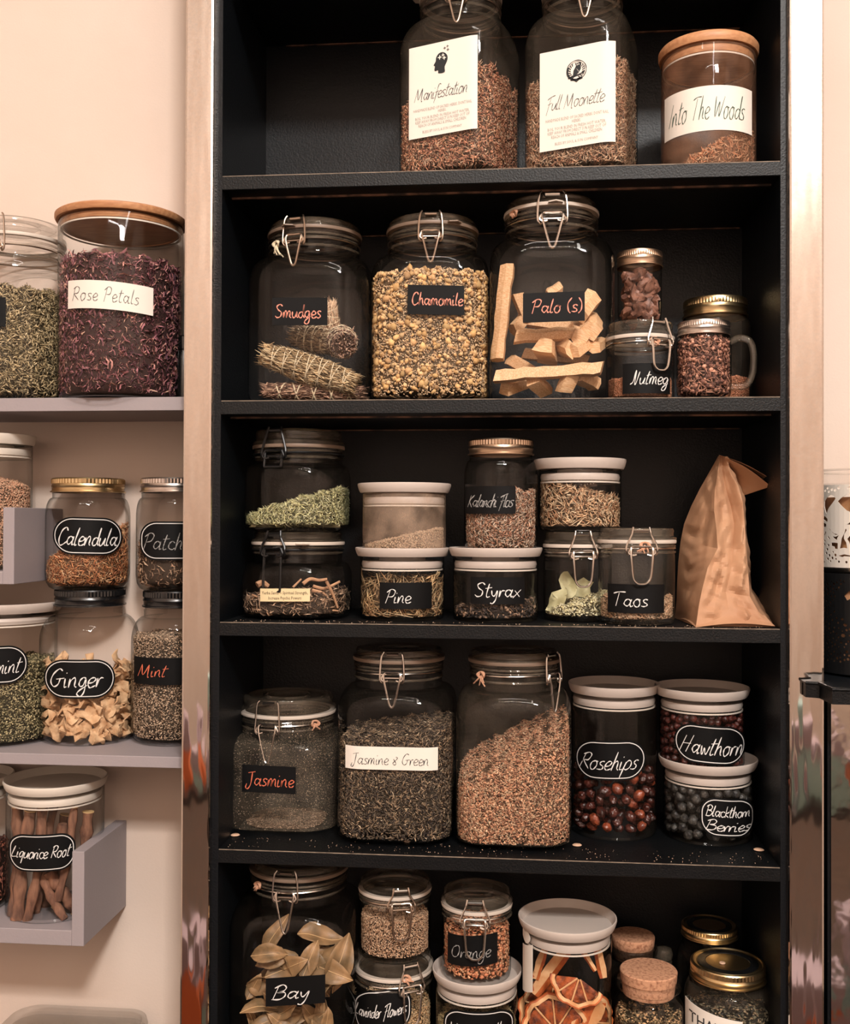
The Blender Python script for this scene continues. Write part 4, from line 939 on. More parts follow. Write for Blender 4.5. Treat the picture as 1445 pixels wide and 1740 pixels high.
jbt = canister('canister', 'low glass canister of black berries, label reading Blackthorn Berries', 1128, 1279, 1370, on_shelf_Y(1205, 1440, Z4), Z4, 1318, 1116, 1284, 0.0125)
label_on(jbt, (1190, 1357), (1283, 1423), shape='blob', border=True, text='Blackthorn\nBerries', ink='chalk', pen=0.0014, tbox=(0.10, 0.90), th=0.42, slant=0.2, skew=-8, gap=0.2, texty=-0.008)
jhw = canister('canister', 'low glass canister of red berries on the Blackthorn lid, labelled Hawthorn', 1127, 1274, 1250, 0.040, jbt.z + jbt.H + 0.0025, 1192, 1119, 1281, 0.0120, Yc=jbt.Y)
label_on(jhw, (1147, 1233), (1267, 1299), shape='pill', border=True, text='Hawthorn', ink='chalk', pen=0.0016, tbox=(0.07, 0.93), th=0.56, slant=0.35, skew=2)
# ---- shelf 5
jb = fido('bail_jar', 'square bail jar of bay leaves with chalk Bay label', 407, 610, 1650, 0.018, Z5, 5000 + 0.250, 0.775, 0.85, cth=-0.05, gmat='glassdark', lidz=0.945, ll=0.048, bw=0.032, gasket='gasketdark', sh0=.68, nk=.80)
label_on(jb, (452, 1659), (553, 1707), text='Bay', ink='chalk', pen=0.0018, tbox=(0.10, 0.72), th=0.58, slant=0.2, skew=-7)
twine(jb, -0.72, jb.zr + 0.004, 0.8, 14)
jlv = fido('bail_jar', 'small bail jar of tan petals with oval Lavender Flowers label', 604, 735, 1700, 0.045, Z5, 1640, 0.97, 0.0, cth=0.55, lever='u', ll=0.046, bw=0.034, lidz=0.84, sh0=0.66, nk=0.72, gmat='canister', topside=-1, bot=.9)
label_on(jlv, (598, 1681), (699, 1760), shape='blob', border=True, text='Lavinder Flowers', ink='chalk', pen=0.0013, tbox=(0.02, 0.90), th=0.34, slant=0.35, tdy=0.06, skew=10)
twine(jlv, 0.42, jlv.zr + 0.012, 1.0, 15)
fill(jlv, 'petal_pieces', 'tan flower petals inside the oval labelled Lavender Flowers jar', 'herbs', [(206, 168, 120), (226, 192, 146), (176, 136, 92)], [('chip', (2.4, 1.4, 4), 1.0)], 0.062, bump=0.003, seed=30)
jsd = fido('bail_jar', 'small bail jar of brown seed stacked on the Lavender Flowers jar', 611, 732, 1550, 0.045, jlv.z + jlv.H, 5000 + 0.098, 0.97, 0.0, cth=0.28, lever='u', ll=0.042, bw=0.034, lidz=0.86, sh0=0.66, nk=0.72, gmat='canister', wire='oldsteel', bot=.9)
fill(jsd, 'brown_seed', 'fine brown seed inside the jar above Lavender Flowers', 'herbs', [(178, 140, 106), (136, 102, 76), (206, 170, 136)], [('chip', (1.8, 1.5, 2.6), 1.0)], 0.052, bump=0.001, dens=1.3, seed=31)
jma = canister('canister', 'glass canister of chopped green herb under the Orange jar', 741, 881, 1720, 0.028, Z5, 1690, 732, 884, 0.0125)
label_on(jma, (755, 1719), (873, 1790), shape='blob', border=True, text='Marshmallow', ink='chalk', pen=0.0015, tbox=(0.05, 0.95), th=0.5, slant=0.3)
fill(jma, 'chopped_herb', 'chopped tan and green herb inside the canister below Orange', 'herbs', [(156, 136, 92), (120, 104, 70), (196, 170, 120)], [('sliver', (1.6, 1.2, 6), 1.0)], 0.052, bump=0.004, seed=32)
jor = fido('bail_jar', 'small bail jar of orange peel chips with chalk Orange label', 752, 869, 1600, 0.042, jma.z + jma.H + 0.0025, 1490, 0.985, 0.0, cth=0.0, lever='u', ll=0.046, bw=0.036, lidz=0.84, sh0=0.66, nk=0.72, gmat='canister', topside=1, bot=.9)
label_on(jor, (762, 1590), (845, 1642), text='Orange', ink='chalkgrey', pen=0.0012, tbox=(0.07, 0.85), th=0.5, slant=0.15, skew=0)
fill(jor, 'peel_chips', 'chopped orange brown peel inside the Orange jar', 'herbs', [(196, 128, 84), (166, 98, 62), (222, 164, 118)], [('chip', (4.5, 2.4, 6), 1.0)], 0.066, bump=0.003, dens=1.5, seed=33)
jos = canister('canister', 'glass canister of dried orange slices with wide grey lid', 889, 1040, 1680, 0.018, Z5, 1601, 880, 1048, 0.0125, plug=0.010)
label_on(jos, (889, 1574), (902, 1604), 'labelwhite', shape='pill', name='label', nlabel='small round white sticker on the side of the glass')
label_on(jos, (889, 1606), (906, 1686), 'labelwhite', skew=8, nlabel='tall narrow white paper sticker')

# ---- right end of shelf 5: cork stoppered and brass lidded jars
def corkjar(name, label, cl, cr, ct, cb, bl, br, Y, gmat):
    X = at((cl + cr) / 2, ct, Y).x; rc = (at(cr, ct, Y).x - at(cl, ct, Y).x) / 2; a = (at(br, cb, Y).x - at(bl, cb, Y).x) / 2
    zc0 = at((cl + cr) / 2, cb, Y - rc).z; th = 0.014; h = zc0 - Z5 + 0.002
    prof = [(0.001, 0.005), (a * .8, 0.0), (a * .95, 0.004), (a, 0.012), (a, h * .45), (a, h * .70), (a * .97, h * .76), (a * .88, h * .82), (rc * 1.02, h * .86), (rc * 1.02, h * .90), (rc * 1.16, h * .93), (rc * 1.18, h * .965), (rc * 1.12, h), (rc * 1.0, h)]
    j = Jar(name, label, 'jar', X, Y, Z5, 0, prof, a, h, gmat)
    mb = MB(); mb.lathe([(rc * .92, h - 0.016), (rc * .97, h), (rc, h + 0.001), (rc * 1.03, h + th - 0.0015), (rc * 1.0, h + th), (0.0005, h + th + 0.0003)], 40)
    obj('cork_stopper', mb, M['cork'], j.root); j.top = h + th
    return j
jck = corkjar('cork_jar', 'dark glass jar with pale cork stopper in front', 1055, 1150, 1671, 1688, 1043, 1162, 0.085, 'canister')
fill(jck, 'mixed_herbs', 'dark green and brown herbs inside the front cork stoppered jar', 'herbs', [(112, 92, 60), (80, 66, 46), (176, 136, 92)], [('chip', (4, 2, 5), 1.0)], jck.H * .62, bump=0.004, dens=1.1, seed=41)
jcb = corkjar('cork_jar', 'dark jar with cork stopper half hidden behind the front cork jar', 1040, 1112, 1614, 1622, 1032, 1130, 0.165, 'amber')
# small dropper shaped bottle
X = at(1127, 1640, 0.175).x; zt_ = at(1127, 1604, 0.175).z; hb = zt_ - Z5
jbo = Jar('glass_bottle', 'small clear bottle with glass stopper behind the cork jars', 'bottle', X, 0.165, Z5, 0, [(0.001, 0.003), (0.016, 0), (0.018, 0.004), (0.018, hb - 0.055), (0.014, hb - 0.042), (0.0075, hb - 0.034), (0.0075, hb - 0.026), (0.011, hb - 0.024), (0.011, hb - 0.019), (0.006, hb - 0.017)], 0.018, hb, 'rim_glass', seg=32)
mb = MB(); mb.lathe([(0.005, hb - 0.030), (0.0055, hb - 0.018), (0.011, hb - 0.015), (0.0125, hb - 0.008), (0.010, hb - 0.002), (0.004, hb), (0.0004, hb)], 24); obj('glass_stopper', mb, M['rim_glass'], jbo.root)
jgf = masonjar('mason_jar', 'jar with brass screw lid in front, next to the cork jar', 1163, 1312, 1735, 0.030, Z5, 1686, 1660, 1177, 1306, 'gold', 'hazy', side=-1, inner='blacklid')
fill(jgf, 'dark_herb', 'dark crumbled herb inside the front brass lidded jar', 'herbs', [(64, 62, 50), (92, 84, 64), (44, 42, 38), (130, 108, 80)], [('chip', (4, 2, 6), 1.0)], jgf.H * .60, bump=0.004, dens=1.0, seed=42)
label_on(jgf, (1166, 1724), (1262, 1803), 'labelwhite', skew=46, lines=[('THANKS', .10, .34, 'blackink', .84)])
mb = MB(); mb.lathe([(0.0004, 0), (0.0035, 0), (0.004, 0.0008), (0.0035, 0.0016), (0.0004, 0.002)], 14); o = obj('lid_crumb', mb, M['lentil'], jgf.root); o.location = (-0.008, -0.006, jgf.top - 0.0006); o['label'] = 'pale crumb lying on the dark lid disc'
jgb = masonjar('mason_jar', 'jar with brass screw lid at the back, deep in shadow', 1150, 1262, 1640, 0.115, Z5, 1606, 1588, 1156, 1252, 'gold', 'glassdark', side=-1, inner='blacklid')

# ---- stones of lentil and crumbs on the shelves
def lentil(px, py, z, r=0.0055, lab=None):
    p = onz(px, py, z); mb = MB(); mb.lathe([(0.0003, 0), (r * .85, 0.0002), (r, 0.0009), (r * .8, 0.0018), (0.0003, 0.0022)], 20)
    o = obj('lentil', mb, M['lentil']); o.location = (p.x, p.y, z + 0.0001); return tag(o, lab, 'seed', 'stray seeds on the shelf boards')
lentil(400, 1420, Z4, .006, 'pale flat seed lying in front of the Jasmine jar'); lentil(692, 1431, Z4, .0045, 'pale flat seed lying in front of the Jasmine & Green jar')
lentil(981, 1437, Z4, .006, 'pale flat seed lying in front of the Rosehips canister'); lentil(1290, 1445, Z4, .0065, 'pale flat seed lying beside the Blackthorn Berries canister')
V = []
NRc = np.random.default_rng(5)
def crumbs(z, n, label, y0=0.004, y1=0.05):
    pos = np.stack([NRc.uniform(-HW + .01, HW - .01, n), NRc.uniform(y0, y1, n) , np.full(n, z + 0.0005)], 1)
    V2, F2, C2 = scatter_mesh([('chip', pos, np.tile([0, 0, 1.], (n, 1)), np.abs(NRc.normal(0.0003, .0003, (n, 3))) + .0002, pick([(200, 170, 140), (150, 120, 96)], n))])
    V2[:, 2] = np.maximum(V2[:, 2], z + 0.0001); tag(tri_object('crumbs', V2, F2, C2, M['flake']), label, 'crumbs', kind='stuff')
crumbs(Z4, 190, 'fine crumbs scattered on the shelf under the Jasmine jar'); crumbs(Z3, 160, 'fine crumbs scattered on the shelf under the Pine canister', 0.002, 0.03)

# ================================================================== side shelves: jars
jsl = fido('bail_jar', 'bail jar of chopped green stems on the wall shelf beside Rose Petals', -62, 113, 600, FY + 0.006, ZA, 362, 0.86, 0.0, cth=0.02, gmat='kilner', lidz=0.90, ll=0.046, bw=0.036, sh0=.66, nk=.78, bot=.9, wire='oldsteel', topside=-1)
fill(jsl, 'chopped_stems', 'olive and straw chopped stems filling the jar beside Rose Petals', 'herbs', [(160, 138, 98), (116, 100, 68), (202, 178, 134), (76, 66, 46)], [('sliver', (2.0, 1.6, 8), 1.0)], 0.150, bump=0.004, crown=0.004, seed=51)
label_on(jsl, (-50, 505), (10, 555), text=None)
jro = canister('canister', 'tall glass canister of rose petals with thin bamboo lid', 107, 306, 520, WY - 0.008 - 2 * 0.0805, ZA, 352, 102, 312, 0.0095, 'bamboo', dish=False, gap=0.001, plug=0.008)
label_on(jro, (117, 478), (260, 526), 'labelwhite', skew=12, text='Rose Petals', ink='greyink', pen=0.0010, tbox=(0.05, 0.82), th=0.60, slant=0.15, tdy=0.05, gap=2.2)
fill(jro, 'rose_petals', 'dried purple pink rose petals filling the tall canister', 'petals', [(126, 74, 76), (92, 50, 58), (170, 116, 106), (66, 36, 46), (196, 150, 126), (140, 86, 92)], [('curl', (8, 3, 11), 0.7), ('curl', (3.5, 1.5, 6), .5)], 0.185, sx=-0.004, bump=0.005, dens=1.3, w=[4, 4, 3, 3, 1.2, 3], seed=52)
# small black bottles at the end of the shelf
mb = MB(); mb.lathe([(0.0005, 0), (0.0105, 0), (0.011, 0.003), (0.011, 0.060), (0.007, 0.070), (0.007, 0.072), (0.0085, 0.073), (0.0085, 0.090), (0.006, 0.092), (0.0005, 0.0925)], 24)
o = obj('dropper_bottle', mb, M['blacklid']); o.location = (at(313, 600, 0.10).x, 0.10, ZA); tag(o, 'slim black bottle squeezed between Rose Petals and the steel edge', 'bottle')

jca = masonjar('mason_jar', 'mason jar of orange petals, brass lid, labelled Calendula', 88, 221, 930, FY + 0.004, ZB + 0.0, 838, 811, 93, 211, 'gold', 'canister', side=-1) if False else None
jgi = masonjar('mason_jar', 'mason jar of dried ginger slices, black lid, labelled Ginger', 74, 231, 1180, onz(150, 1272, ZB).y, ZB, 1033, 1004, 98, 212, 'blacklid', 'canister', side=-1)
label_on(jgi, (76, 1121), (195, 1187), shape='pill', border=True, text='Ginger', ink='chalk', pen=0.0019, tbox=(0.08, 0.80), th=0.58, slant=0.2, tdy=0.05, skew=1)
jca = masonjar('mason_jar', 'mason jar of orange petals with brass lid, labelled Calendula', 88, 221, 930, jgi.Y - 0.048, jgi.z + jgi.top, 836, 811, 93, 211, 'gold', 'canister', side=-1, Yc=jgi.Y)
label_on(jca, (91, 879), (207, 943), shape='pill', border=True, text='Calendula', ink='chalk', pen=0.0018, tbox=(0.06, 0.90), th=0.55, slant=0.3, skew=3)
fill(jca, 'calendula_petals', 'curly orange petals inside the Calendula jar', 'petals', [(226, 158, 96), (190, 118, 68), (238, 188, 136), (140, 84, 50)], [('curl', (2.4, 1.4, 8), 0.7), ('sliver', (1.4, 1.2, 8), .4)], 0.062, sx=0.030, bump=0.003, seed=53)
jmi = masonjar('mason_jar', 'mason jar with black lid and wrapped label lettered Mint', 227, 372, 1180, onz(300, 1272, ZB).y, ZB, 1035, 1006, 246, 356, 'blacklid', 'canister', side=-1)
label_on(jmi, (229, 1118), (352, 1164), text='Mint', ink='redink', pen=0.0014, tbox=(0.05, 0.42), th=0.55, slant=0.25, tdy=0.05)
fill(jmi, 'mint_leaf', 'finely chopped tan mint filling the Mint jar', 'herbs', [(170, 140, 112), (128, 104, 82), (200, 172, 142), (96, 78, 60)], [('chip', (1.8, 1.2, 3.2), 1.0)], 0.145, bump=0.002, crown=0.004, dens=1.2, seed=54)
jpa = masonjar('mason_jar', 'mason jar with silver lid and chalk Patchouli label', 238, 360, 930, jmi.Y - 0.045, jmi.z + jmi.top, 836, 811, 243, 354, 'silver', 'canister', side=-1, Yc=jmi.Y)
label_on(jpa, (239, 886), (356, 952), shape='blob', border=True, text='Patchouli', ink='chalkgrey', pen=0.0015, tbox=(0.04, 0.93), th=0.50, slant=0.2)
fill(jpa, 'patchouli_leaf', 'crumpled brown leaf inside the Patchouli jar', 'herbs', [(160, 124, 96), (120, 90, 68), (190, 156, 124), (84, 62, 48)], [('curl', (5, 2, 8), 1.0)], 0.070, sx=0.004, bump=0.005, dens=0.9, seed=55)
jnt = canister('canister', 'wide grey lidded canister of green herb beside the Ginger jar', -96, 88, 1180, onz(-5, 1276, ZB).y + .004, ZB, 1046, -106, 98, 0.0135)
label_on(jnt, (-70, 1098), (47, 1163), shape='pill', border=True, text='Spearmint', ink='chalk', pen=0.0016, tbox=(0.02, 0.86), th=0.5, slant=0.3)
fill(jnt, 'green_herb', 'olive green chopped herb filling the wide canister beside Ginger', 'herbs', [(134, 122, 86), (100, 92, 62), (172, 156, 114), (76, 70, 48)], [('chip', (1.8, 1.4, 4), 1.0)], 0.112, bump=0.002, dens=1.2, seed=56)
jbr = canister('canister', 'tall pale lidded canister of grain standing inside the raised shelf end', -80, 48, 900, FY + 0.02, ZD, 752, -88, 51, 0.014, 'whitelid', 'hazy')
fill(jbr, 'grain', 'pink tan grain heaped in the pale lidded wall canister', 'grain', [(214, 164, 128), (188, 136, 104), (230, 186, 150)], [('chip', (2.2, 1.8, 3), 1.0)], jbr.H - 0.055, sx=-0.006, bump=0.001, crown=0.012, dens=1.2, seed=57)
jli = canister('canister', 'glass canister of brown root sticks with pale lid, labelled Liquorice Root', 18, 171, 1450, onz(90, 1573, ZC).y, ZC, 1356, 12, 176, 0.0125, 'whitelid')
label_on(jli, (16, 1418), (128, 1481), shape='blob', border=True, text='Liquorice Root', ink='chalk', pen=0.0014, tbox=(0.04, 0.90), th=0.40, slant=0.3, tdy=0.04, gap=0.4, skew=0)
jdk = canister('canister', 'glass canister of dark red husks cut by the picture edge, next to Liquorice Root', -130, 10, 1450, onz(-60, 1565, ZC).y, ZC, 1350, -136, 14, 0.0125, 'whitelid')
fill(jdk, 'red_husks', 'dark red brown husks in the canister next to Liquorice Root', 'herbs', [(110, 58, 44), (70, 38, 32), (150, 88, 64)], [('curl', (6, 2, 8), 1.0)], 0.085, bump=0.005, dens=0.9, seed=58)

# ================================================================== countable things inside the jars
def copy_obj(src, parent=None):
    c = src.copy(); COL.objects.link(c); c.parent = parent; return c
def orient(d, roll=0.0):
    """rotation taking local +Z to direction d"""
    q = Vector(d).normalized().to_track_quat('Z', 'Y'); return q @ Matrix.Rotation(roll, 3, 'Z').to_quaternion()

# ---- resin wood sticks
def stick(p0, p1, w, h, roll, label, seed):
    rnd = random.Random(seed); P0, P1 = Vector(p0), Vector(p1); L = (P1 - P0).length; mb = MB(); rings = []
    base = [(-1, -.8), (.1, -1), (1, -.7), (.9, .6), (.2, 1), (-.85, .85)]
    base = [(x + rnd.uniform(-.25, .25), y + rnd.uniform(-.25, .25)) for x, y in base]
    n = max(3, int(L / 0.012))
    for k in range(n + 1):
        t = k / n; sk = (rnd.uniform(-.12, .12), rnd.uniform(-.12, .12)); s_ = 1 + rnd.uniform(-.08, .08)
        rings.append([(w / 2 * (x * s_ + sk[0]), h / 2 * (y * s_ + sk[1]), L * t + ((x * .10 + y * .12) * w if k in (0, n) else 0)) for x, y in base])
    mb.loft(rings)
    o = obj('wood_stick', mb, M['wood'], None, True, 0.35); o.rotation_mode = 'QUATERNION'; o.rotation_quaternion = orient(P1 - P0, roll); o.location = P0
    return tag(o, label, 'wood', 'wood sticks in the Palo(s) jar')
def jp_pt(px, py, dy):
    """a point inside a jar seen at px, py, dy metres behind the jar's front face"""
    return at(px, py, jp.Y - jp.a + 0.005 + dy)
SK = [((864, 452), (848, 612), .014, .030, .018, .016, .9, 'tall upright wood stick against the glass, tallest of the sticks'),
      ((843, 637), (1024, 625), .012, .012, .020, .018, .2, 'long wavy wood stick lying lowest across the front'),
      ((876, 572), (984, 566), .028, .034, .019, .016, .4, 'wood stick lying level just under the chalk name label'),
      ((926, 586), (934, 606), .014, .062, .024, .022, .3, 'blunt hexagonal wood block seen end on in the middle'),
      ((972, 592), (950, 588), .020, .060, .018, .017, .8, 'short pale wood block right beside the hexagonal one'),
      ((975, 597), (1006, 574), .016, .050, .020, .018, .1, 'short wood block tilted upward near the lower middle'),
      ((986, 575), (980, 560), .024, .070, .022, .019, .5, 'wood block seen end on under the corner of the label'),
      ((1004, 560), (1006, 540), .026, .070, .023, .020, .7, 'rounded wood block against the glass side, below the chipped top one'),
      ((985, 535), (1006, 506), .030, .050, .021, .019, 1.1, 'angular wood block topmost beside the label'),
      ((878, 500), (896, 548), .040, .055, .018, .016, .5, 'wood stick leaning behind the upright one, above the middle'),
      ((872, 560), (905, 522), .046, .060, .018, .016, .2, 'short wood stick leaning the other way behind the upright stick'),
      ((900, 545), (1000, 560), .060, .075, .020, .018, .1, 'wood stick half hidden behind the label'),
      ((930, 505), (952, 490), .075, .080, .018, .016, .9, 'wood stick whose pointed tip shows just above the label'),
      ((856, 660), (900, 645), .030, .060, .020, .018, .3, 'dark ended wood stick in the bottom corner'),
      ((905, 642), (928, 664), .016, .040, .019, .017, 1.2, 'wedge shaped wood end pointing down at the bottom'),
      ((974, 632), (958, 666), .014, .022, .017, .015, .4, 'split wood piece standing on its corner at the bottom'),
      ((985, 636), (1012, 652), .020, .045, .020, .017, 1.5, 'wood wedge in the bottom corner by the rounded glass side'),
      ((868, 610), (905, 632), .040, .060, .018, .016, .6, 'wood stick in shade behind the long wavy one'),
      ((1010, 590), (1022, 582), .030, .070, .016, .014, .2, 'thin wood stick end against the far glass side'),
      ((890, 600), (1000, 612), .070, .080, .020, .018, .2, 'wood stick deep in the jar behind the middle blocks')]
for i, (a_, b_, d0, d1, w_, h_, rl, lab) in enumerate(SK):
    stick(jp_pt(*a_, d0), jp_pt(*b_, d1), w_, h_, rl, lab, i)

# ---- smoke bundles
def bundle(name, p0, p1, r, label, seed, pal, turns=7, thick=1.0, blunt=False, thread='twinew'):
    P0, P1 = Vector(p0), Vector(p1); L = (P1 - P0).length; rnd = np.random.default_rng(seed)
    prof = lambda t: r * (0.75 + 0.30 * math.sin(PI * min(max(t, 0), 1)) + (0.08 if blunt else 0))
    n = 1500
    th = rnd.uniform(0, 2 * PI, n); t = rnd.uniform(-0.03, 1.03, n); rr = np.array([prof(q) for q in t]) * rnd.uniform(0.92, 1.03, n)
    pos = np.stack([rr * np.cos(th), rr * np.sin(th), t * L], 1)
    ne = 260; the = rnd.uniform(0, 2 * PI, ne); ue = np.sqrt(rnd.uniform(0, 1, ne)) * r * .8; ze = np.where(rnd.uniform(0, 1, ne) > .5, L * 1.01, -L * .01)
    pos = np.concatenate([pos, np.stack([ue * np.cos(the), ue * np.sin(the), ze], 1)]); n2 = n + ne
    nr = np.concatenate([np.stack([np.cos(th), np.sin(th), 0 * th], 1), np.stack([0 * the, 0 * the, np.sign(ze)], 1)])
    tv, tf = TEMPL['sliver']
    # slivers run along the bundle
    size = np.stack([rnd.uniform(.0007, .0013, n2), rnd.uniform(.0007, .001, n2), rnd.uniform(.004, .009, n2)], 1)
    size[n:] = np.stack([rnd.uniform(.001, .002, ne), rnd.uniform(.001, .002, ne), rnd.uniform(.002, .004, ne)], 1)
    ax = np.tile([0, 0, 1.], (n2, 1)) + 0.22 * rnd.normal(size=(n2, 3)); ax[n:] += nr[n:] * .5; ax /= np.linalg.norm(ax, axis=1)[:, None]
    nn = nr - (nr * ax).sum(1)[:, None] * ax; bad = np.linalg.norm(nn, axis=1) < .05; nn[bad] = [1, 0, 0]; nn /= np.linalg.norm(nn, axis=1)[:, None]
    b = np.cross(nn, ax); jit = tv[None] * (1 + .2 * rnd.normal(size=(n2,) + tv.shape)) * size[:, None, :]
    V = (pos[:, None, :] + jit[..., 0:1] * b[:, None] + jit[..., 1:2] * nn[:, None] + jit[..., 2:3] * ax[:, None]).reshape(-1, 3)
    F_ = (tf[None] + (np.arange(n2) * len(tv))[:, None, None]).reshape(-1, 3); C_ = np.repeat(pick(pal, n2), len(tv), 0)
    mb = MB(); mb.lathe([(0.0005, 0.001)] + [(prof(k / 10) * .93, L * k / 10) for k in range(11)] + [(0.0005, L - 0.001)], 20)
    cv = np.array(mb.v); cf = np.array([q for f in mb.f for q in ([f[:3], (f[0], f[2], f[3])] if len(f) == 4 else [f[:3]])])
    cf = np.array([list(q) for q in cf]); cc = np.tile(np.array(lin(pal[0])) * .3, (len(cv), 1))  # darkened core colour paints the shade between the slivers
    o = tri_object(name, np.concatenate([cv, V]), np.concatenate([cf, F_ + len(cv)]), np.concatenate([cc, C_]), M['flake'])
    o.rotation_mode = 'QUATERNION'; o.rotation_quaternion = orient(P1 - P0); o.location = P0
    tag(o, label, 'herb bundle', 'bound smoke bundles in the Smudges jar')
    mb = MB()
    for sgn, ph in ((1, 0), (-1, 1.0)):
        pts = []
        for k in range(turns * 12 + 1):
            q = k / (turns * 12); an = sgn * q * turns * 2 * PI + ph; R_ = prof(q) * 1.04 + .0006; pts.append((R_ * math.cos(an), R_ * math.sin(an), L * (0.03 + .94 * q)))
        mb.tube(pts, 0.0007 * thick, 5)
    obj('thread', mb, M[thread], o)
    return o
def js_pt(px, py, dy): return at(px, py, js.Y - js.a + dy)
HP = [(186, 156, 112), (150, 122, 84), (214, 188, 144), (110, 88, 60)]
bundle('herb_bundle', js_pt(452, 603, .026), js_pt(600, 652, .030), .0175, 'thick pale herb bundle slanting across the front, wound with cream thread', 1, HP, 7)
bundle('herb_bundle', js_pt(505, 570, .062), js_pt(560, 583, .052), .0165, 'dark herb bundle lying behind the big front one, loosely wound', 2, [(120, 98, 74), (90, 72, 54), (150, 126, 96)], 4)
bundle('herb_bundle', js_pt(575, 575, .085), js_pt(584, 586, .030), .0180, 'blunt flower bundle seen end on, its round head facing out', 3, [(150, 116, 94), (110, 82, 68), (206, 170, 144), (80, 60, 52)], 4, blunt=True)
bundle('herb_bundle', js_pt(560, 588, .07), js_pt(558, 520, .05), .0125, 'upright flower head spray partly hidden by the Smudges label', 4, [(196, 160, 124), (150, 116, 90), (222, 190, 156)], 3)
bundle('herb_bundle', js_pt(455, 664, .035), js_pt(612, 668, .040), .0105, 'thin dark herb bundle lying lowest, along the bottom of the jar', 5, [(120, 88, 70), (90, 64, 52), (160, 126, 100)], 5, 1.4)

# ---- berries and hips
def berry_mesh(name, rx, rz, mat, seed, wr=0.16):
    bm = bmesh.new(); bmesh.ops.create_icosphere(bm, subdivisions=3, radius=1)
    for v in bm.verts:
        p = v.co.copy(); n_ = noise.noise(p * 2.3 + Vector((seed * 3.1, 0, 0))) * wr + abs(noise.noise(p * 5 + Vector((0, seed * 1.7, 0)))) * -wr * 1.1
        k = 1 + n_; v.co = Vector((p.x * rx * k, p.y * rx * k, p.z * rz * k))
        if p.z > .93: v.co.z -= rz * .14
    me = bpy.data.meshes.new(name); bm.to_mesh(me); bm.free(); me.materials.append(mat); me.polygons.foreach_set('use_smooth', [True] * len(me.polygons)); return me
def pile(j, meshes, name, label, cat, group, n, r, zb, ztop, inset, seed, minr=0.45, tries=4000, zsq=0.9, span=1.9):
    """heap resting against the glass, laid from the bottom up"""
    rnd = random.Random(seed); pts = []
    for _ in range(tries * 6):
        if len(pts) >= n: break
        th = j.camth + rnd.uniform(-span, span); z = rnd.uniform(zb + r, ztop); R_ = j.R(th, z) - inset - r
        rad = R_ * (1.0 if rnd.random() < .72 else rnd.uniform(minr, .95)); p = Vector((rad * math.sin(th), -rad * math.cos(th), z))
        if all((p - q).length > r * 2 * zsq for q in pts): pts.append(p)
    for p in pts:
        me = rnd.choice(meshes); o = bpy.data.objects.new(name, me); COL.objects.link(o); o.location = j.world(p)
        o.rotation_euler = (rnd.uniform(0, 6.28), rnd.uniform(0, 6.28), rnd.uniform(0, 6.28)); s_ = rnd.uniform(.85, 1.12); o.scale = (s_, s_, s_)
        tag(o, label, cat, group)
    return pts
hips = [berry_mesh('rosehip', .0064, .0092, M['rosehip'], k, .26) for k in range(5)] + [berry_mesh('rosehip', .0066, .0085, M['rosehip2'], 9)]
pile(jrh, hips, 'rosehip', 'wrinkled dried rosehip inside the tall Rosehips canister', 'rosehip', 'rosehips in the tall canister', 120, .0076, .004, .083, .001, 5, minr=.6)
haws = [berry_mesh('hawthorn_berry', .0046, .0052, M['haw'], k) for k in range(3)]
pile(jhw, haws, 'hawthorn_berry', 'small wrinkled red berry inside the Hawthorn canister', 'berry', 'berries in the Hawthorn canister', 230, .0048, .003, .068, .001, 6, minr=.75)
sloes = [berry_mesh('blackthorn_berry', .0062, .0068, M['sloe'], k + 20) for k in range(3)]
pile(jbt, sloes, 'blackthorn_berry', 'wrinkled grey black berry inside the Blackthorn Berries canister', 'berry', 'berries in the Blackthorn canister', 150, .0063, .003, .068, .001, 7, minr=.7)

# ---- ginger slices
def chip_mesh(name, mat, R_, th, seed, rag=.35, wave=.25, nr=3, ns=12, asp=.8):
    rnd = random.Random(seed); out = [1 + rnd.uniform(-rag, rag) for _ in range(ns)]
    V = []; F_ = []
    for s_ in (1, -1):
        V.append((0, 0, s_ * th / 2))
        for k in range(1, nr + 1):
            for i in range(ns):
                an = 2 * PI * i / ns; rr = R_ * k / nr * (1 + (out[i] - 1) * k / nr)
                x, y = rr * math.cos(an), rr * math.sin(an) * asp
                z = R_ * wave * (noise.noise(Vector((x / R_ * 1.4 + seed * 5, y / R_ * 1.4, seed))) * 2 * k / nr) + s_ * th / 2 * (1 if k < nr else .5) + R_ * .07 * rnd.uniform(-1, 1)
                V.append((x, y, z))
    m_ = 1 + nr * ns
    for s_ in (0, 1):
        o_ = s_ * m_; fl = (lambda t: t) if s_ == 0 else (lambda t: t[::-1])
        for i in range(ns):
            j_ = (i + 1) % ns; F_.append(fl((o_, o_ + 1 + i, o_ + 1 + j_)))
            for k in range(nr - 1):
                a_ = o_ + 1 + k * ns; F_.append(fl((a_ + i, a_ + ns + i, a_ + ns + j_, a_ + j_)))
    a_ = 1 + (nr - 1) * ns; b_ = m_ + a_
    for i in range(ns): j_ = (i + 1) % ns; F_.append((a_ + i, b_ + i, b_ + j_, a_ + j_))
    me = bpy.data.meshes.new(name); me.from_pydata(V, [], F_); me.materials.append(mat); me.polygons.foreach_set('use_smooth', [True] * len(F_)); me.set_sharp_from_angle(angle=.9); return me
gm = [chip_mesh('ginger_slice', M['ginger'], .014, .0032, k, rag=.38, wave=.5) for k in range(7)]
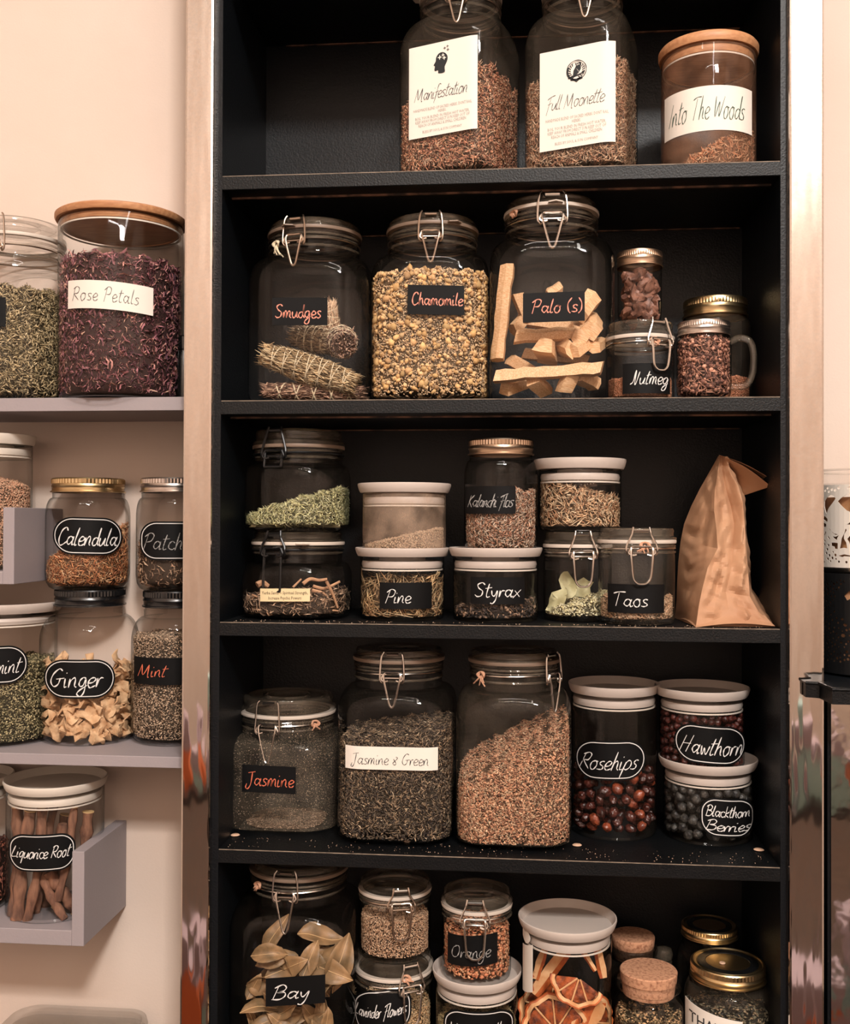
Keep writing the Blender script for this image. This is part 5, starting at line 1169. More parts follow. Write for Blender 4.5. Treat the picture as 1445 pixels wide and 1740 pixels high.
def heap_flat(j, meshes, name, label, cat, group, n, r, zb, ztop, inset, seed, sep=.9, facing=.6, crown=0.0, span=2.0, slope=0.0, minr=.55):
    rnd = random.Random(seed); pts = []
    for _ in range(6000):
        if len(pts) >= n: break
        th = j.camth + rnd.uniform(-span, span); z = rnd.uniform(zb + r * .5, ztop + slope * math.sin(th)); R_ = j.R(th, z) - inset
        rad = (R_ - r * .35) * (1.0 if rnd.random() < .6 else rnd.uniform(minr, .95)); p = Vector((rad * math.sin(th), -rad * math.cos(th), z))
        if all((p - q[0]).length > r * sep for q in pts): pts.append((p, th))
    for p, th in pts:
        o = bpy.data.objects.new(name, rnd.choice(meshes)); COL.objects.link(o)
        d = Vector((math.sin(th), -math.cos(th), 0)) * facing + Vector((rnd.gauss(0, 1), rnd.gauss(0, 1), rnd.gauss(0, 1))) * (1 - facing) * .8
        d.rotate(Matrix.Rotation(j.rz, 3, 'Z')); o.rotation_mode = 'QUATERNION'; o.rotation_quaternion = orient(d, rnd.uniform(0, 6.28))
        # keep the piece inside the glass
        q = o.rotation_quaternion; mx = max(math.hypot((q @ v.co).x + j.world(p).x - j.X, (q @ v.co).y + j.world(p).y - j.Y) for v in o.data.vertices)
        lim = j.R(th, p.z) - .0015; sc_ = 1.0
        if mx > lim:
            pull = min(mx - lim, .02); p = Vector((p.x * (1 - pull / p.xy.length), p.y * (1 - pull / p.xy.length), p.z))
        o.location = j.world(p); tag(o, label, cat, group)
heap_flat(jgi, gm, 'ginger_slice', 'pale curled dried ginger slice inside the Ginger mason jar', 'ginger', 'dried ginger slices in the mason jar', 105, .0145, .004, .108, .002, 3, sep=.85, facing=.45)
pods = [chip_mesh('dried_pod', pbr('dried pod skin', (150, 104, 84), .5, col2=(80, 48, 38), nscale=120, bump=1.0, bscale=140, bdist=.002), .0135, .010, 40 + k, rag=.25, wave=.5, asp=.5) for k in range(3)]
heap_flat(jsp, pods, 'dried_pod', 'wrinkled brown dried pod inside the little jar on Nutmeg', 'pod', 'dried pods in the little spice jar', 30, .010, .002, jsp.H * .66, .001, 8, sep=1.0, facing=.5)
pl = [chip_mesh('pale_leaf', pbr('pale grey green leaf', (204, 198, 156), .6, col2=(176, 168, 124), nscale=60), .018, .0008, 60 + k, rag=.2, wave=.3, asp=.6) for k in range(3)]
for k, (px, py, dy, nx, rl) in enumerate(((948, 1018, .010, -.5, .8), (966, 994, .018, -.2, 1.9), (985, 1000, .030, .3, .4))):
    o = bpy.data.objects.new('pale_leaf', pl[k]); COL.objects.link(o); o.location = at(px, py, jfb.Y - jfb.a + .012 + dy); o.rotation_mode = 'QUATERNION'; o.rotation_quaternion = orient((nx, -1, .1), rl)
    tag(o, ['broad pale leaf leaning on the glass behind the Taos jar', 'pale pointed leaf standing topmost behind the Taos jar', 'pale leaf lying under the steel lever behind Taos'][k], 'leaf', 'pale leaves behind Taos')

# ---- bay leaves
def leaf_mesh(seed, L=.062, W_=.026, curl=.35):
    rnd = random.Random(seed); V = []; F_ = []; n = 9; m_ = 5
    for i in range(n):
        t = i / (n - 1); w = W_ / 2 * math.sin(PI * t ** .85) ** .8 + .0004
        for k in range(m_):
            s_ = (k - 2) / 2; V.append((s_ * w, -(curl * w * s_ * s_ * 1.2) + .006 * math.sin(t * 5 + seed) + (.0012 * math.sin(t * 18 + seed * 2 + s_ * 3) if abs(s_) > .9 else 0), (t - .5) * L))
    for i in range(n - 1):
        for k in range(m_ - 1): a_ = i * m_ + k; F_.append((a_, a_ + 1, a_ + m_ + 1, a_ + m_))
    me = bpy.data.meshes.new('bay_leaf'); me.from_pydata(V, [], F_); me.materials.append(M['bay']); me.polygons.foreach_set('use_smooth', [True] * len(F_))
    mb = MB(); mb.tube([(0, V[i * m_ + 2][1] - .0003, V[i * m_ + 2][2]) for i in range(n)], .0005, 5)
    v2 = bpy.data.meshes.new('midrib'); v2.from_pydata([tuple(q) for q in mb.v], [], mb.f); v2.materials.append(M['bayvein'])
    return me, v2
lm = [leaf_mesh(k, .055 + .004 * (k % 4), .024 + .003 * (k % 3), .2 + .25 * (k % 3)) for k in range(6)]
def leaf(p, d, roll, k, label, group='bay leaves in the Bay jar', s_=1.0):
    o = bpy.data.objects.new('bay_leaf', lm[k % 6][0]); COL.objects.link(o); md = o.modifiers.new('t', 'SOLIDIFY'); md.thickness = .0005
    v_ = bpy.data.objects.new('midrib', lm[k % 6][1]); COL.objects.link(v_); v_.parent = o
    # local -Y faces d, local Z along the roll direction
    d = Vector(d).normalized(); up = Vector((math.sin(roll), 0, math.cos(roll))); up = (up - d * up.dot(d)).normalized(); xa = up.cross(d)
    o.rotation_mode = 'QUATERNION'; o.rotation_quaternion = Matrix((xa, -d, up)).transposed().to_quaternion() if Matrix((xa, -d, up)).determinant() > 0 else Matrix((-xa, -d, up)).transposed().to_quaternion()
    o.location = p; o.scale = (s_,) * 3; tag(o, label, 'leaf', group)
def jb_pt(px, py, dy): return at(px, py, jb.Y - jb.a + .014 + dy)
BL = [((488, 1645), .004, (-.1, -1, .3), 1.15, 1.15, 'large flat bay leaf right above the Bay label'), ((560, 1650), .006, (.1, -1, .4), 1.9, 1.1, 'large bay leaf facing out, at the upper corner of the label'),
      ((578, 1632), .018, (.2, -1, .2), .35, 1.1, 'upright broad bay leaf behind the two large flat ones'), ((468, 1588), .030, (-.3, -1, .2), .5, .9, 'bay leaf standing highest near the lever'),
      ((545, 1592), .035, (.1, -.6, .9), 1.4, 1.1, 'bay leaf lying nearly level on top of the heap')]
for k, (c_, dy, d_, rl, s_, lab) in enumerate(BL): leaf(jb_pt(*c_, dy), d_, rl, k, lab, s_=s_)
rb = random.Random(4)
for k in range(64):
    x = rb.uniform(-.052, .052); z = rb.uniform(.005, .150) - (0.0 if abs(x) > .03 else .01); ed = abs(x) > .036
    y = -jb.a + rb.uniform(.016, .055)
    p = jb.world((x, y, z)); leaf(p, (rb.uniform(-1, 1) * (1.6 if ed else .5), -1 if rb.random() < .7 else -.3, rb.uniform(-.3, .9)), rb.uniform(-.5, .5) if ed else rb.uniform(-1.5, 1.5), k, 'curled dry bay leaf inside the Bay jar', s_=rb.uniform(.65, .9))

# ---- liquorice root sticks
def root_stick(p0, p1, r, seed, label):
    rnd = random.Random(seed); P0, P1 = Vector(p0), Vector(p1); mid = (P0 + P1) / 2 + Vector((rnd.uniform(-.005, .005), rnd.uniform(-.003, .003), 0))
    pts = smooth([P0, mid, P1], 7); mb = MB(); mb.tube([p - P0 for p in pts], [r * (1 + .16 * math.sin(i * 1.7 + seed) + rnd.uniform(-.08, .08)) for i in range(len(pts))], 9)
    o = obj('root_stick', mb, M['bark'], None); o.location = P0; tag(o, label, 'root', 'sticks in the Liquorice Root canister')
    d = (pts[-1] - pts[-2]).normalized(); mb = MB(); mb.tube([(P1 - P0) + d * .0001, (P1 - P0) + d * .0012], r * 1.02, 9); obj('cut_end', mb, M['rootend'], o)
def li_pt(px, py, dy): return at(px, py, jli.Y - jli.a + .012 + dy)
LR = [((22, 1558), (30, 1372), .02, .008, 'root stick standing against the near glass edge'), ((30, 1562), (52, 1378), .006, .0085, 'thick root stick with pale oval cut end at the top'), ((46, 1566), (72, 1372), .004, .0065, 'straight root stick next to the thick cut one'),
      ((60, 1560), (92, 1368), .030, .006, 'thin root stick behind the straight one'), ((110, 1562), (66, 1470), .010, .006, 'bent root stick crossing low toward the upturned shelf end'), ((106, 1400), (96, 1540), .030, .007, 'root stick hidden behind the label centre'),
      ((98, 1530), (126, 1372), .012, .0055, 'slim root stick with a pale round cut end'), ((84, 1480), (130, 1545), .020, .009, 'thick dark root stick leaning low to the glass side'), ((140, 1540), (150, 1380), .030, .008, 'dark root stick in shadow near the far glass side'), ((76, 1550), (112, 1385), .055, .008, 'root stick deep inside the canister')]
for k, (a_, b_, dy, r_, lab) in enumerate(LR): root_stick(li_pt(*a_, dy), li_pt(*b_, dy + .01), r_, k, lab)

# ---- dried orange slices
def orange(px, py, dy, R_, nrm, label, a0=0, a1=360, roll=0.0, nseg=9):
    root = tag(empty('orange_slice', at(px, py, jos.Y - jos.a + .006 + dy)), label, 'fruit', 'dried orange slices in the wide lidded canister')
    root.rotation_mode = 'QUATERNION'; root.rotation_quaternion = orient(nrm, roll)
    n = max(8, int((a1 - a0) / 8)); A = [math.radians(a0 + (a1 - a0) * i / n) for i in range(n + 1)]
    full = a1 - a0 >= 359
    def wob(i): return 1 + .035 * math.sin(i * 1.3) + .02 * math.sin(i * 3.1)
    def arc(r0, r1, z0, z1, bul=0):
        rings = []
        for i, a_ in enumerate(A if not full else A[:-1]):
            w = wob(i); dz = .0016 * math.sin(i * .9)
            rings.append([(q * w * math.cos(a_), q * w * math.sin(a_), zz + dz) for q, zz in ((r0, z0), (r1, z0), (r1 + bul, (z0 + z1) / 2), (r1, z1), (r0, z1))])
        mb = MB(); mb.loft(rings, closed=full); return mb
    obj('rind', arc(R_ * .95, R_, -.0030, .0030, R_ * .02), M['rind'], root); obj('pith', arc(R_ * .84, R_ * .955, -.0027, .0027), M['pith'], root)
    mb = MB(); mb.lathe([(0.0003, -.001), (R_ * .08, -.001), (R_ * .08, .001), (0.0003, .001)], 10)
    if full: obj('core', mb, M['pith'], root)
    sg = nseg if full else max(2, round(nseg * (a1 - a0) / 360)); stp = math.radians(a1 - a0) / sg
    for k in range(sg):
        s0 = math.radians(a0) + k * stp; top = []; rim = [(R_ * .10, s0 + stp / 2)]
        for q in range(7): rim.append((R_ * (.82 - .05 * (q in (0, 6))), s0 + stp * (.07 + .86 * q / 6)))
        mb = MB(); lo = [(r * math.cos(a_), r * math.sin(a_), -.0014) for r, a_ in rim]; hi = [(r * math.cos(a_), r * math.sin(a_), .0014) for r, a_ in rim]
        mb.loft([lo, hi]); 
        cm = (R_ * .5 * math.cos(s0 + stp / 2), R_ * .5 * math.sin(s0 + stp / 2), .0024); n_ = len(rim); mb.add([cm] + hi, [(0, i + 1, (i + 1) % n_ + 1) for i in range(n_)])
        obj('segment', mb, M['pulp'], root)
        if k or full:
            mb = MB(); mb.tube([(R_ * .08 * math.cos(s0), R_ * .08 * math.sin(s0), .0012), (R_ * .5 * math.cos(s0), R_ * .5 * math.sin(s0), .0022), (R_ * .86 * math.cos(s0), R_ * .86 * math.sin(s0), .0016)], .0011, 5); obj('membrane', mb, M['pith'], root)
    return root
orange(945, 1750, .019, .043, (-.12, -1, .22), 'whole dried orange wheel lying lowest against the glass', roll=.3)
orange(985, 1660, .012, .036, (.05, -1, .25), 'wedge of dried orange in the upper middle, point upward', 195, 345, roll=-0.35)
orange(935, 1716, .040, .042, (-.35, -.7, .75), 'dried orange wheel tilted behind the lowest one, rind showing', roll=1.0)
orange(995, 1735, .045, .038, (.4, -1, .1), 'dried orange wheel turned edgewise at the glass side', roll=.5)
def peel(a_, b_, d0, d1, w, label, seed):
    P0 = at(*a_, jos.Y - jos.a + .008 + d0); P1 = at(*b_, jos.Y - jos.a + .008 + d1); rnd = random.Random(seed); n = 8; rings = []
    d = (P1 - P0); sd = d.normalized().cross(Vector((0, -1, 0))).normalized()
    for i in range(n + 1):
        t = i / n; c = d * t + Vector((0, .004 * math.sin(t * PI), 0)); ww = w * (.6 + .4 * math.sin(PI * (t * .8 + .1))) * (1 + rnd.uniform(-.1, .1))
        rings.append([c + sd * ww / 2, c + sd * ww * .1 + Vector((0, -.0035 * math.sin(t * 3), 0)), c - sd * ww / 2, c + sd * ww * .1 + Vector((0, .0012 - .0035 * math.sin(t * 3), 0))])
    mb = MB(); mb.loft(rings); o = obj('orange_peel', mb, [M['rind'], M['pith']], None); o.location = P0; tag(o, label, 'peel', 'peel strips among the orange slices')
    for p in o.data.polygons:
        if p.index % 4 in (1,): p.material_index = 1
peel((908, 1690), (965, 1614), .034, .034, .018, 'broad strip of orange peel leaning up toward the lid', 1); peel((910, 1664), (926, 1614), .034, .030, .011, 'short orange peel strip near the side sticker', 2)
peel((984, 1608), (1012, 1650), .022, .024, .007, 'thin orange peel strip above the wedge', 3); peel((1014, 1606), (1026, 1662), .034, .034, .012, 'upright orange peel strip by the glass side', 4); peel((1020, 1700), (1000, 1745), .010, .012, .022, 'wide orange peel curl below the wedge', 5)

# ---- curled stems in the squat jar
def stem(j, pts, dy, r, label, mat='wood'):
    P = [at(x, y, j.Y - j.a + .010 + dy + (k * .004)) for k, (x, y) in enumerate(pts)]; sp = smooth(P, 5); mb = MB(); mb.tube([p - P[0] for p in sp], [r * (1 - .35 * i / len(sp)) for i in range(len(sp))], 7)
    o = obj('dried_twig', mb, M[mat], None); o.location = P[0]; tag(o, label, 'stem', 'curled stems in the squat jar')
M['stemtan'] = pbr('dried stem', (204, 158, 120), .7, col2=(160, 116, 86), nscale=80)
for pts, dy, r_, lab in [(((450, 1028), (475, 1036), (520, 1044)), .006, .0026, 'pale stem lying lowest under the cream strip'), (((500, 1023), (520, 1030), (545, 1043)), .004, .0030, 'thick pale stem running down from the end of the strip'),
    (((555, 988), (566, 1010), (574, 1033)), .006, .0022, 'straight stem slanting down by the glass side'), (((437, 994), (446, 990), (456, 996)), .010, .0045, 'stubby pinkish stem end above the strip'), (((515, 992), (527, 984), (542, 986), (556, 984)), .012, .0028, 'arched stem crossing the upper middle'),
    (((530, 1003), (548, 1008), (560, 1018), (568, 1012)), .008, .0026, 'hooked stem right of the cream strip end'), (((428, 1010), (440, 1018), (441, 1040)), .006, .0014, 'thin forked stem at the glass corner'), (((532, 996), (550, 1000), (562, 996), (578, 988)), .014, .0024, 'wavy stem under the shoulder of the jar'),
    (((525, 1040), (550, 1036), (575, 1038)), .008, .0018, 'thin stem along the jar bottom'), (((498, 998), (506, 990), (512, 984)), .012, .0016, 'short thin stem poking up behind the wire lever')]:
    stem(jy, pts, dy, r_, lab, 'stemtan')
# dotted paper tag in the bark canister
mb = MB(); P = [at(964, 803, jr.Y - .03), at(1005, 802, jr.Y - .035), at(1016, 826, jr.Y - .035), at(990, 829, jr.Y - .034)]; Q = [p + Vector((0, .0006, 0)) for p in P]
mb.loft([P, Q]); o = obj('dotted_tag', mb, pbr('grey brown card', (96, 78, 68), .6)); tag(o, 'small dark card tag with pale dots inside the bark curl canister', 'tag')
mb = MB()
for i in range(5):
    for k in range(3):
        u = .12 + i * .18 + (.05 if k % 2 else 0); v_ = .2 + k * .3; p = (P[0] * (1 - u) + P[1] * u) * (1 - v_) + (P[3] * (1 - u) + P[2] * u) * v_
        mb.add([(p.x + .0008 * math.cos(a_), p.y - .0004, p.z + .0008 * math.sin(a_)) for a_ in [q * PI / 3 for q in range(6)]], [tuple(range(6))])
obj('printed_dots', mb, M['labelwhite'], o, False)

# ================================================================== brown paper bag
def crumple(p):
    t = 0
    for k, (a_, b_, c_, f_) in enumerate(((.8, .3, .5, 26), (-.4, .2, .9, 31), (.9, 0, -.45, 38), (.2, .5, 1, 47), (-.9, .3, .3, 55))):
        q = (p.x * a_ + p.y * b_ + p.z * c_) * f_ + noise.noise(p * 14 + Vector((k * 9, 0, 0))) * 1.6
        t += abs(q - math.floor(q) - .5) / (1 + k * .35)
    return t / 1.6 - .42
def paper_bag():
    rows = [  # (A left back, B front fold, C gusset fold, D right fold, E right back) as px, py, Y
        [(1147, 1052, .13), (1183, 1065, .012), (1245, 1062, .020), (1314, 1062, .022), (1316, 1048, .12)],
        [(1150, 1020, .13), (1188, 1030, .018), (1238, 1030, .030), (1290, 1040, .030), (1292, 1020, .12)],
        [(1151, 990, .13), (1193, 1004, .024), (1234, 1006, .040), (1275, 1014, .036), (1278, 1000, .12)],
        [(1153, 955, .128), (1203, 965, .032), (1243, 968, .044), (1271, 965, .042), (1274, 955, .12)],
        [(1157, 920, .126), (1220, 932, .040), (1246, 925, .060), (1268, 925, .050), (1270, 918, .118)],
        [(1163, 890, .122), (1218, 900, .044), (1248, 890, .070), (1266, 890, .055), (1268, 885, .115)],
        [(1175, 860, .118), (1214, 868, .052), (1243, 862, .080), (1263, 855, .062), (1266, 850, .112)],
        [(1190, 830, .112), (1215, 835, .062), (1234, 830, .084), (1257, 828, .070), (1260, 826, .108)],
        [(1207, 800, .105), (1220, 804, .074), (1228, 800, .090), (1244, 806, .078), (1248, 804, .104)],
        [(1221, 775, .098), (1224, 774, .084), (1227, 774, .092), (1233, 776, .084), (1235, 777, .098)],
    ]
    mb = MB(); rings = []; nr = len(rows)
    def interp(t):
        k = min(int(t), nr - 2); f = t - k
        return [at(*rows[k][i]) * (1 - f) + at(*rows[k + 1][i]) * f for i in range(5)]
    base = at(1235, 1062, .07); base.z = Z3
    N_ = 90
    for q in range(N_ + 1):
        t = q / N_ * (nr - 1); A_ = interp(t); ring = []
        A5 = A_ + [A_[4] * .5 + A_[0] * .5 + Vector((0, .03 * (1 - q / N_), 0))]
        n5 = len(A5)
        for i in range(n5):
            a_, b_ = A5[i], A5[(i + 1) % n5]; sub = (22, 16, 16, 12, 4, 4)[i]
            for s_ in range(sub):
                f = s_ / sub; p = a_ * (1 - f) + b_ * f
                env = math.sin(PI * f) * min(1, q / 5)
                w = noise.noise(Vector((p.x * 22, p.z * 18, i * 3.3))) ; w2 = noise.noise(Vector((p.x * 60, p.z * 45, i * 7.7)))
                w = abs(w) * 1.7 - .38; w2 = abs(w2) * 2 - .5
                p = p + Vector((0.25 if i >= 2 else -.1, -1, .1)) * (env * (.006 * w + .017 * crumple(p)))
                if q == 0: p.z = Z3 + .0006
                p.z = max(p.z, Z3 + .0006); ring.append(p - base)
        rings.append(ring)
    mb.loft(rings)
    root = tag(empty('paper_bag', base), 'crumpled brown paper bag with folded over top beside the Taos jar', 'bag')
    b_ = obj('bag_body', mb, M['kraft'], root, True, .30)
    # folded over top: two leaves of paper running down to the side
    def leafp(p0, p1, p2, p3, nm, th=.0006):
        P = [[], []]; n = 10; mb = MB(); rr = []
        for i in range(n + 1):
            t = i / n; a_ = p0 * (1 - t) + p1 * t; c_ = p3 * (1 - t) + p2 * t; sag = Vector((0, 0, .004 * math.sin(PI * t)))
            ring = []
            for k in range(7): f = k / 6; ring.append(a_ * (1 - f) + c_ * f + sag + Vector((0, .002 * math.sin(PI * f), 0)) - base)
            ring += [v + Vector((0, th, -th)) for v in ring[::-1]]; rr.append(ring)
        mb.loft(rr); return obj(nm, mb, M['kraft'], root, True, .5)
    leafp(at(1222, 773, .088), at(1317, 818, .072), at(1312, 822, .085), at(1226, 774, .115), 'folded_flap')
    leafp(at(1232, 777, .078), at(1310, 826, .066), at(1262, 842, .105), at(1240, 800, .105), 'folded_flap')
    leafp(at(1150, 1052, .12), at(1183, 1066, .008), at(1186, 1058, .016), at(1153, 1044, .12), 'bottom_seam')
    leafp(at(1183, 1066, .008), at(1318, 1064, .018), at(1300, 1046, .030), at(1187, 1052, .022), 'bottom_seam')
paper_bag()

# ================================================================== far end: tray, lanterns, mirrored plinth
tz1 = at(1440, 1168, -.07).z; tz0 = at(1440, 1197, -.07).z
def poly_slab(name, pts, z0, z1, mt, parent=None, off=(0, 0, 0)):
    mb = MB(); mb.loft([[(x - off[0], y - off[1], z0 - off[2]) for x, y in pts], [(x - off[0], y - off[1], z1 - off[2]) for x, y in pts]]); return obj(name, mb, mt, parent, False)
xA, xB, xC = at(1369, 1165, -.022).x, at(1392, 1170, -.028).x, at(1414, 1180, -.07).x
tp = [(xA, -.013), (xA, -.024), (xB, -.030), (xC, -.072), (xC + .22, -.072), (xC + .22, WY - .001), (.396, WY - .001), (.396, -.013)]
tr = tag(empty('tray_shelf', (.5, 0, tz0)), 'black tray shelf with cut off corner in front of the dusty steel edge', 'shelf')
poly_slab('tray_slab', tp, tz0, tz1 - .004, M['black'], tr, (.5, 0, tz0))
rim = MB(); pr = [Vector((x, y, tz1 - .002)) for x, y in tp[1:5]]; rim.tube([p - Vector((.5, 0, tz0)) for p in pr], .0022, 6); obj('tray_rim', rim, M['black'], tr)
poly_slab('tray_top', [(x * .999 + .0005, y + .003) for x, y in tp], tz1 - .004, tz1 - .002, M['blackpanel'], tr, (.5, 0, tz0))
pz = tz0 - .001
pn = tag(empty('mirror_plinth', (.52, .0, -1.45)), 'tall mirror faced plinth under the black tray shelf', 'plinth')
mb = MB(); mb.box((.400 - .52, .002, 0), (.72 - .52, WY - .002, pz + 1.45)); obj('carcass', mb, M['blackpanel'], pn, False)
mb = MB(); mb.box((.4035 - .52, -.001, 0.001), (.72 - .52, .002, pz + 1.449)); obj('mirror_panel', mb, pbr('wavy mirror', (206, 198, 190), 0.06, 1.0, bump=0.25, bscale=14, bdist=.004), pn, False).location = (0, 0, 0)

def sleeve(name, mt, R_, z0, z1, holes, parent, th=.0006, wid_deg=360):
    """sheet metal sleeve with real cut outs: flat outline with holes, sliced fine, then rolled"""
    cu = bpy.data.curves.new('c', 'CURVE'); cu.dimensions = '2D'; cu.fill_mode = 'BOTH'
    Wd = 2 * PI * R_
    def add(pts):
        sp = cu.splines.new('POLY'); sp.points.add(len(pts) - 1)
        for q, p in enumerate(pts): sp.points[q].co = (p[0], p[1], 0, 1)
        sp.use_cyclic_u = True
    add([(-Wd / 2, z0), (Wd / 2, z0), (Wd / 2, z1), (-Wd / 2, z1)])
    for h_ in holes: add(h_)
    o = bpy.data.objects.new('c', cu); COL.objects.link(o); dg = bpy.context.evaluated_depsgraph_get(); me = bpy.data.meshes.new_from_object(o.evaluated_get(dg)); bpy.data.objects.remove(o)
    bm = bmesh.new(); bm.from_mesh(me)
    for k in range(1, 72):
        bmesh.ops.bisect_plane(bm, geom=bm.verts[:] + bm.edges[:] + bm.faces[:], plane_co=(-Wd / 2 + Wd * k / 72, 0, 0), plane_no=(1, 0, 0))
    for v in bm.verts: a_ = v.co.x / R_; v.co = Vector((R_ * math.sin(a_), -R_ * math.cos(a_), v.co.y))
    bm.to_mesh(me); bm.free(); me.materials.clear(); me.materials.append(mt)
    o = bpy.data.objects.new(name, me); COL.objects.link(o); o.parent = parent; md = o.modifiers.new('s', 'SOLIDIFY'); md.thickness = th; md.offset = -1
    return o
LY = .078; LX = at(1486, 1000, LY).x; LR_ = (at(1486, 1000, LY).x - at(1388, 1000, LY).x) * 1.03
zw0, zw1, zw2 = at(1440, 966, LY - LR_).z, at(1440, 822, LY - LR_).z, at(1440, 796, LY - LR_).z
zb1 = at(1440, 976, LY - LR_).z
def lpx(px, py):
    """unrolled position on the sleeve of what the photo shows at px, py"""
    d = ray(px, py); lo, hi = 0.8, 1.7
    best = None
    for k in range(600):
        t = lo + (hi - lo) * k / 600; p = CAM + d * t
        if math.hypot(p.x - LX, p.y - LY) <= LR_: best = p; break
    if best is None: best = CAM + d * ((LY - CAM.y) / d.y)
    return (LR_ * math.atan2(best.x - LX, -(best.y - LY)), best.z)
def crop(pts): return [lpx(1370 + x / 7.907, 780 + y / 7.907) for x, y in pts]
def dot(c, r, n=7, ph=0): return [(c[0] + r * math.cos(ph + 2 * PI * k / n), c[1] + r * math.sin(ph + 2 * PI * k / n)) for k in range(n)]
motif = [crop(q) for q in ([(250, 570), (285, 520), (340, 478), (380, 500), (400, 530), (360, 590), (310, 660), (280, 740), (262, 690), (250, 630)],
    [(228, 772), (262, 770), (298, 805), (296, 845), (262, 832), (232, 800)], [(222, 870), (245, 855), (275, 870), (272, 905), (246, 915), (224, 900)],
    [(262, 965), (272, 985), (262, 1015), (240, 1030), (254, 1000)], [(290, 1015), (308, 1040), (332, 1070), (318, 1078), (296, 1050)], [(305, 920), (322, 935), (336, 965), (318, 955)], [(350, 965), (380, 1000), (440, 1012), (400, 1020), (362, 995)],
    [(358, 1038), (400, 1045), (445, 1022), (422, 1062), (418, 1090), (380, 1065)], [(345, 1125), (385, 1122), (432, 1128), (430, 1208), (392, 1205), (380, 1175), (350, 1165)],
    [(545, 935), (550, 960), (520, 1010), (514, 1070), (545, 1120), (562, 1200), (510, 1192), (460, 1202), (470, 1130), (480, 1070), (520, 1000), (530, 940)],
    [(560, 1075), (600, 1030), (640, 1060), (650, 1180), (610, 1190), (590, 1130)], [(440, 1300), (480, 1288), (520, 1280), (600, 1296), (600, 1310), (520, 1306), (495, 1318)],
    [(430, 570), (480, 520), (560, 470), (640, 440), (650, 700), (600, 710), (550, 690), (470, 620)], [(560, 370), (640, 360), (640, 420), (560, 410)], [(558, 880), (600, 850), (640, 840), (640, 860), (590, 880)])]
rl = random.Random(21); holes = list(motif); cen = []
boxes = [(min(p[0] for p in h_) - .003, max(p[0] for p in h_) + .003, min(p[1] for p in h_) - .003, max(p[1] for p in h_) + .003) for h_ in motif]
ulim = [lpx(1391, 900)[0], .09]
def dots(holes, cen, boxes, n, z0, z1, r0, r1, test=lambda u, z: True, sep=.0036):
    c = 0
    for _ in range(n * 14):
        if c >= n: break
        u = rl.uniform(ulim[0] - .01, ulim[1]); z = rl.uniform(z0, z1); r = rl.uniform(r0, r1)
        if not test(u, z) or any(b[0] < u < b[1] and b[2] < z < b[3] for b in boxes) or any((u - q[0]) ** 2 + (z - q[1]) ** 2 < sep ** 2 for q in cen): continue
        cen.append((u, z)); holes.append(dot((u, z), r, 8, rl.uniform(0, 1))); c += 1
ce = crop([(520, 820)])[0]; ck = crop([(640, 1960)])[0]; uc = lpx(1440, 900)[0]
dots(holes, cen, boxes, 420, zw0 + .006, zw1 - .004, .0011, .0020, lambda u, z: ((u - ce[0]) / .027) ** 2 + ((z - ce[1]) / .040) ** 2 > 1, sep=.0046)
wl = tag(empty('lantern', (LX, LY, zb1 + .001)), 'white pierced metal candle holder with horse cut out, standing on the black one', 'candle holder')
def shifted(o, dz): o.location = (0, 0, -dz); return o
shifted(sleeve('pierced_sleeve', M['lanternwhite'], LR_, zw0, zw1, holes, wl), zb1 + .001)
gz = zb1 + .001
mb = MB(); mb.lathe([(0.001, .004), (LR_ * .93, .004), (LR_ * .955, .012), (LR_ * .955, zw1 - gz), (LR_ * 1.0, zw1 - gz + .002), (LR_ * 1.01, zw2 - gz - .002), (LR_ * 1.0, zw2 - gz)], 64); obj('glass_cup', mb, M['hazy'], wl)
mb = MB(); mb.tube([(LR_ * 1.003 * math.sin(2 * PI * k / 64), -LR_ * 1.003 * math.cos(2 * PI * k / 64), zw2 - gz) for k in range(64)], .0014, 8, True); obj('glass_rim', mb, M['rim_glass'], wl)
mb = MB(); mb.lathe([(0.001, .006), (LR_ * .88, .006), (LR_ * .88, (zw1 - gz) * .86), (LR_ * .86, (zw1 - gz) * .86)], 48); obj('liner', mb, M['linerbrown'], wl)
mb = MB(); mb.lathe([(LR_ * .9, 0), (LR_ * 1.0, .0), (LR_ * 1.012, .002), (LR_ * 1.012, zw0 - gz - .001), (LR_ * 1.0, zw0 - gz)], 64); obj('base_ring', mb, M['steel'], wl)
holes = []; cen = []; leafh = crop([(520, 1835), (560, 1790), (600, 1760), (640, 1800), (640, 1860), (560, 1900)])
holes.append(leafh)
for q in ((1434, 1080, 3.4), (1437, 1062, 3), (1432, 1052, 2.4), (1430, 1092, 2)): u_, z_ = lpx(q[0], q[1]); holes.append([(u_ + q[2] / 1400 * math.cos(a_) * 1.3, z_ + q[2] / 1400 * math.sin(a_)) for a_ in [k * PI / 3 for k in range(6)]])
bx_ = [(min(p[0] for p in h_) - .003, max(p[0] for p in h_) + .003, min(p[1] for p in h_) - .003, max(p[1] for p in h_) + .003) for h_ in holes]
zk0 = tz1
dots(holes, cen, bx_, 560, zk0 + .016, zb1 - .008, .0010, .0018, lambda u, z: ((u - ck[0]) / .024) ** 2 + ((z - ck[1]) / .030) ** 2 > 1, sep=.0044)
bl_ = tag(empty('lantern', (LX, LY, zk0)), 'black pierced metal candle holder standing on the black tray shelf', 'candle holder')
shifted(sleeve('pierced_sleeve', M['lanternblack'], LR_, zk0 + .001, zb1, holes, bl_), zk0)
mb = MB(); mb.lathe([(0.001, .003), (LR_ * .95, .003), (LR_ * .95, zb1 - zk0 - .002), (LR_ * .9, zb1 - zk0 - .001), (.001, zb1 - zk0 - .001)], 48); obj('liner', mb, M['linerglow'], bl_)

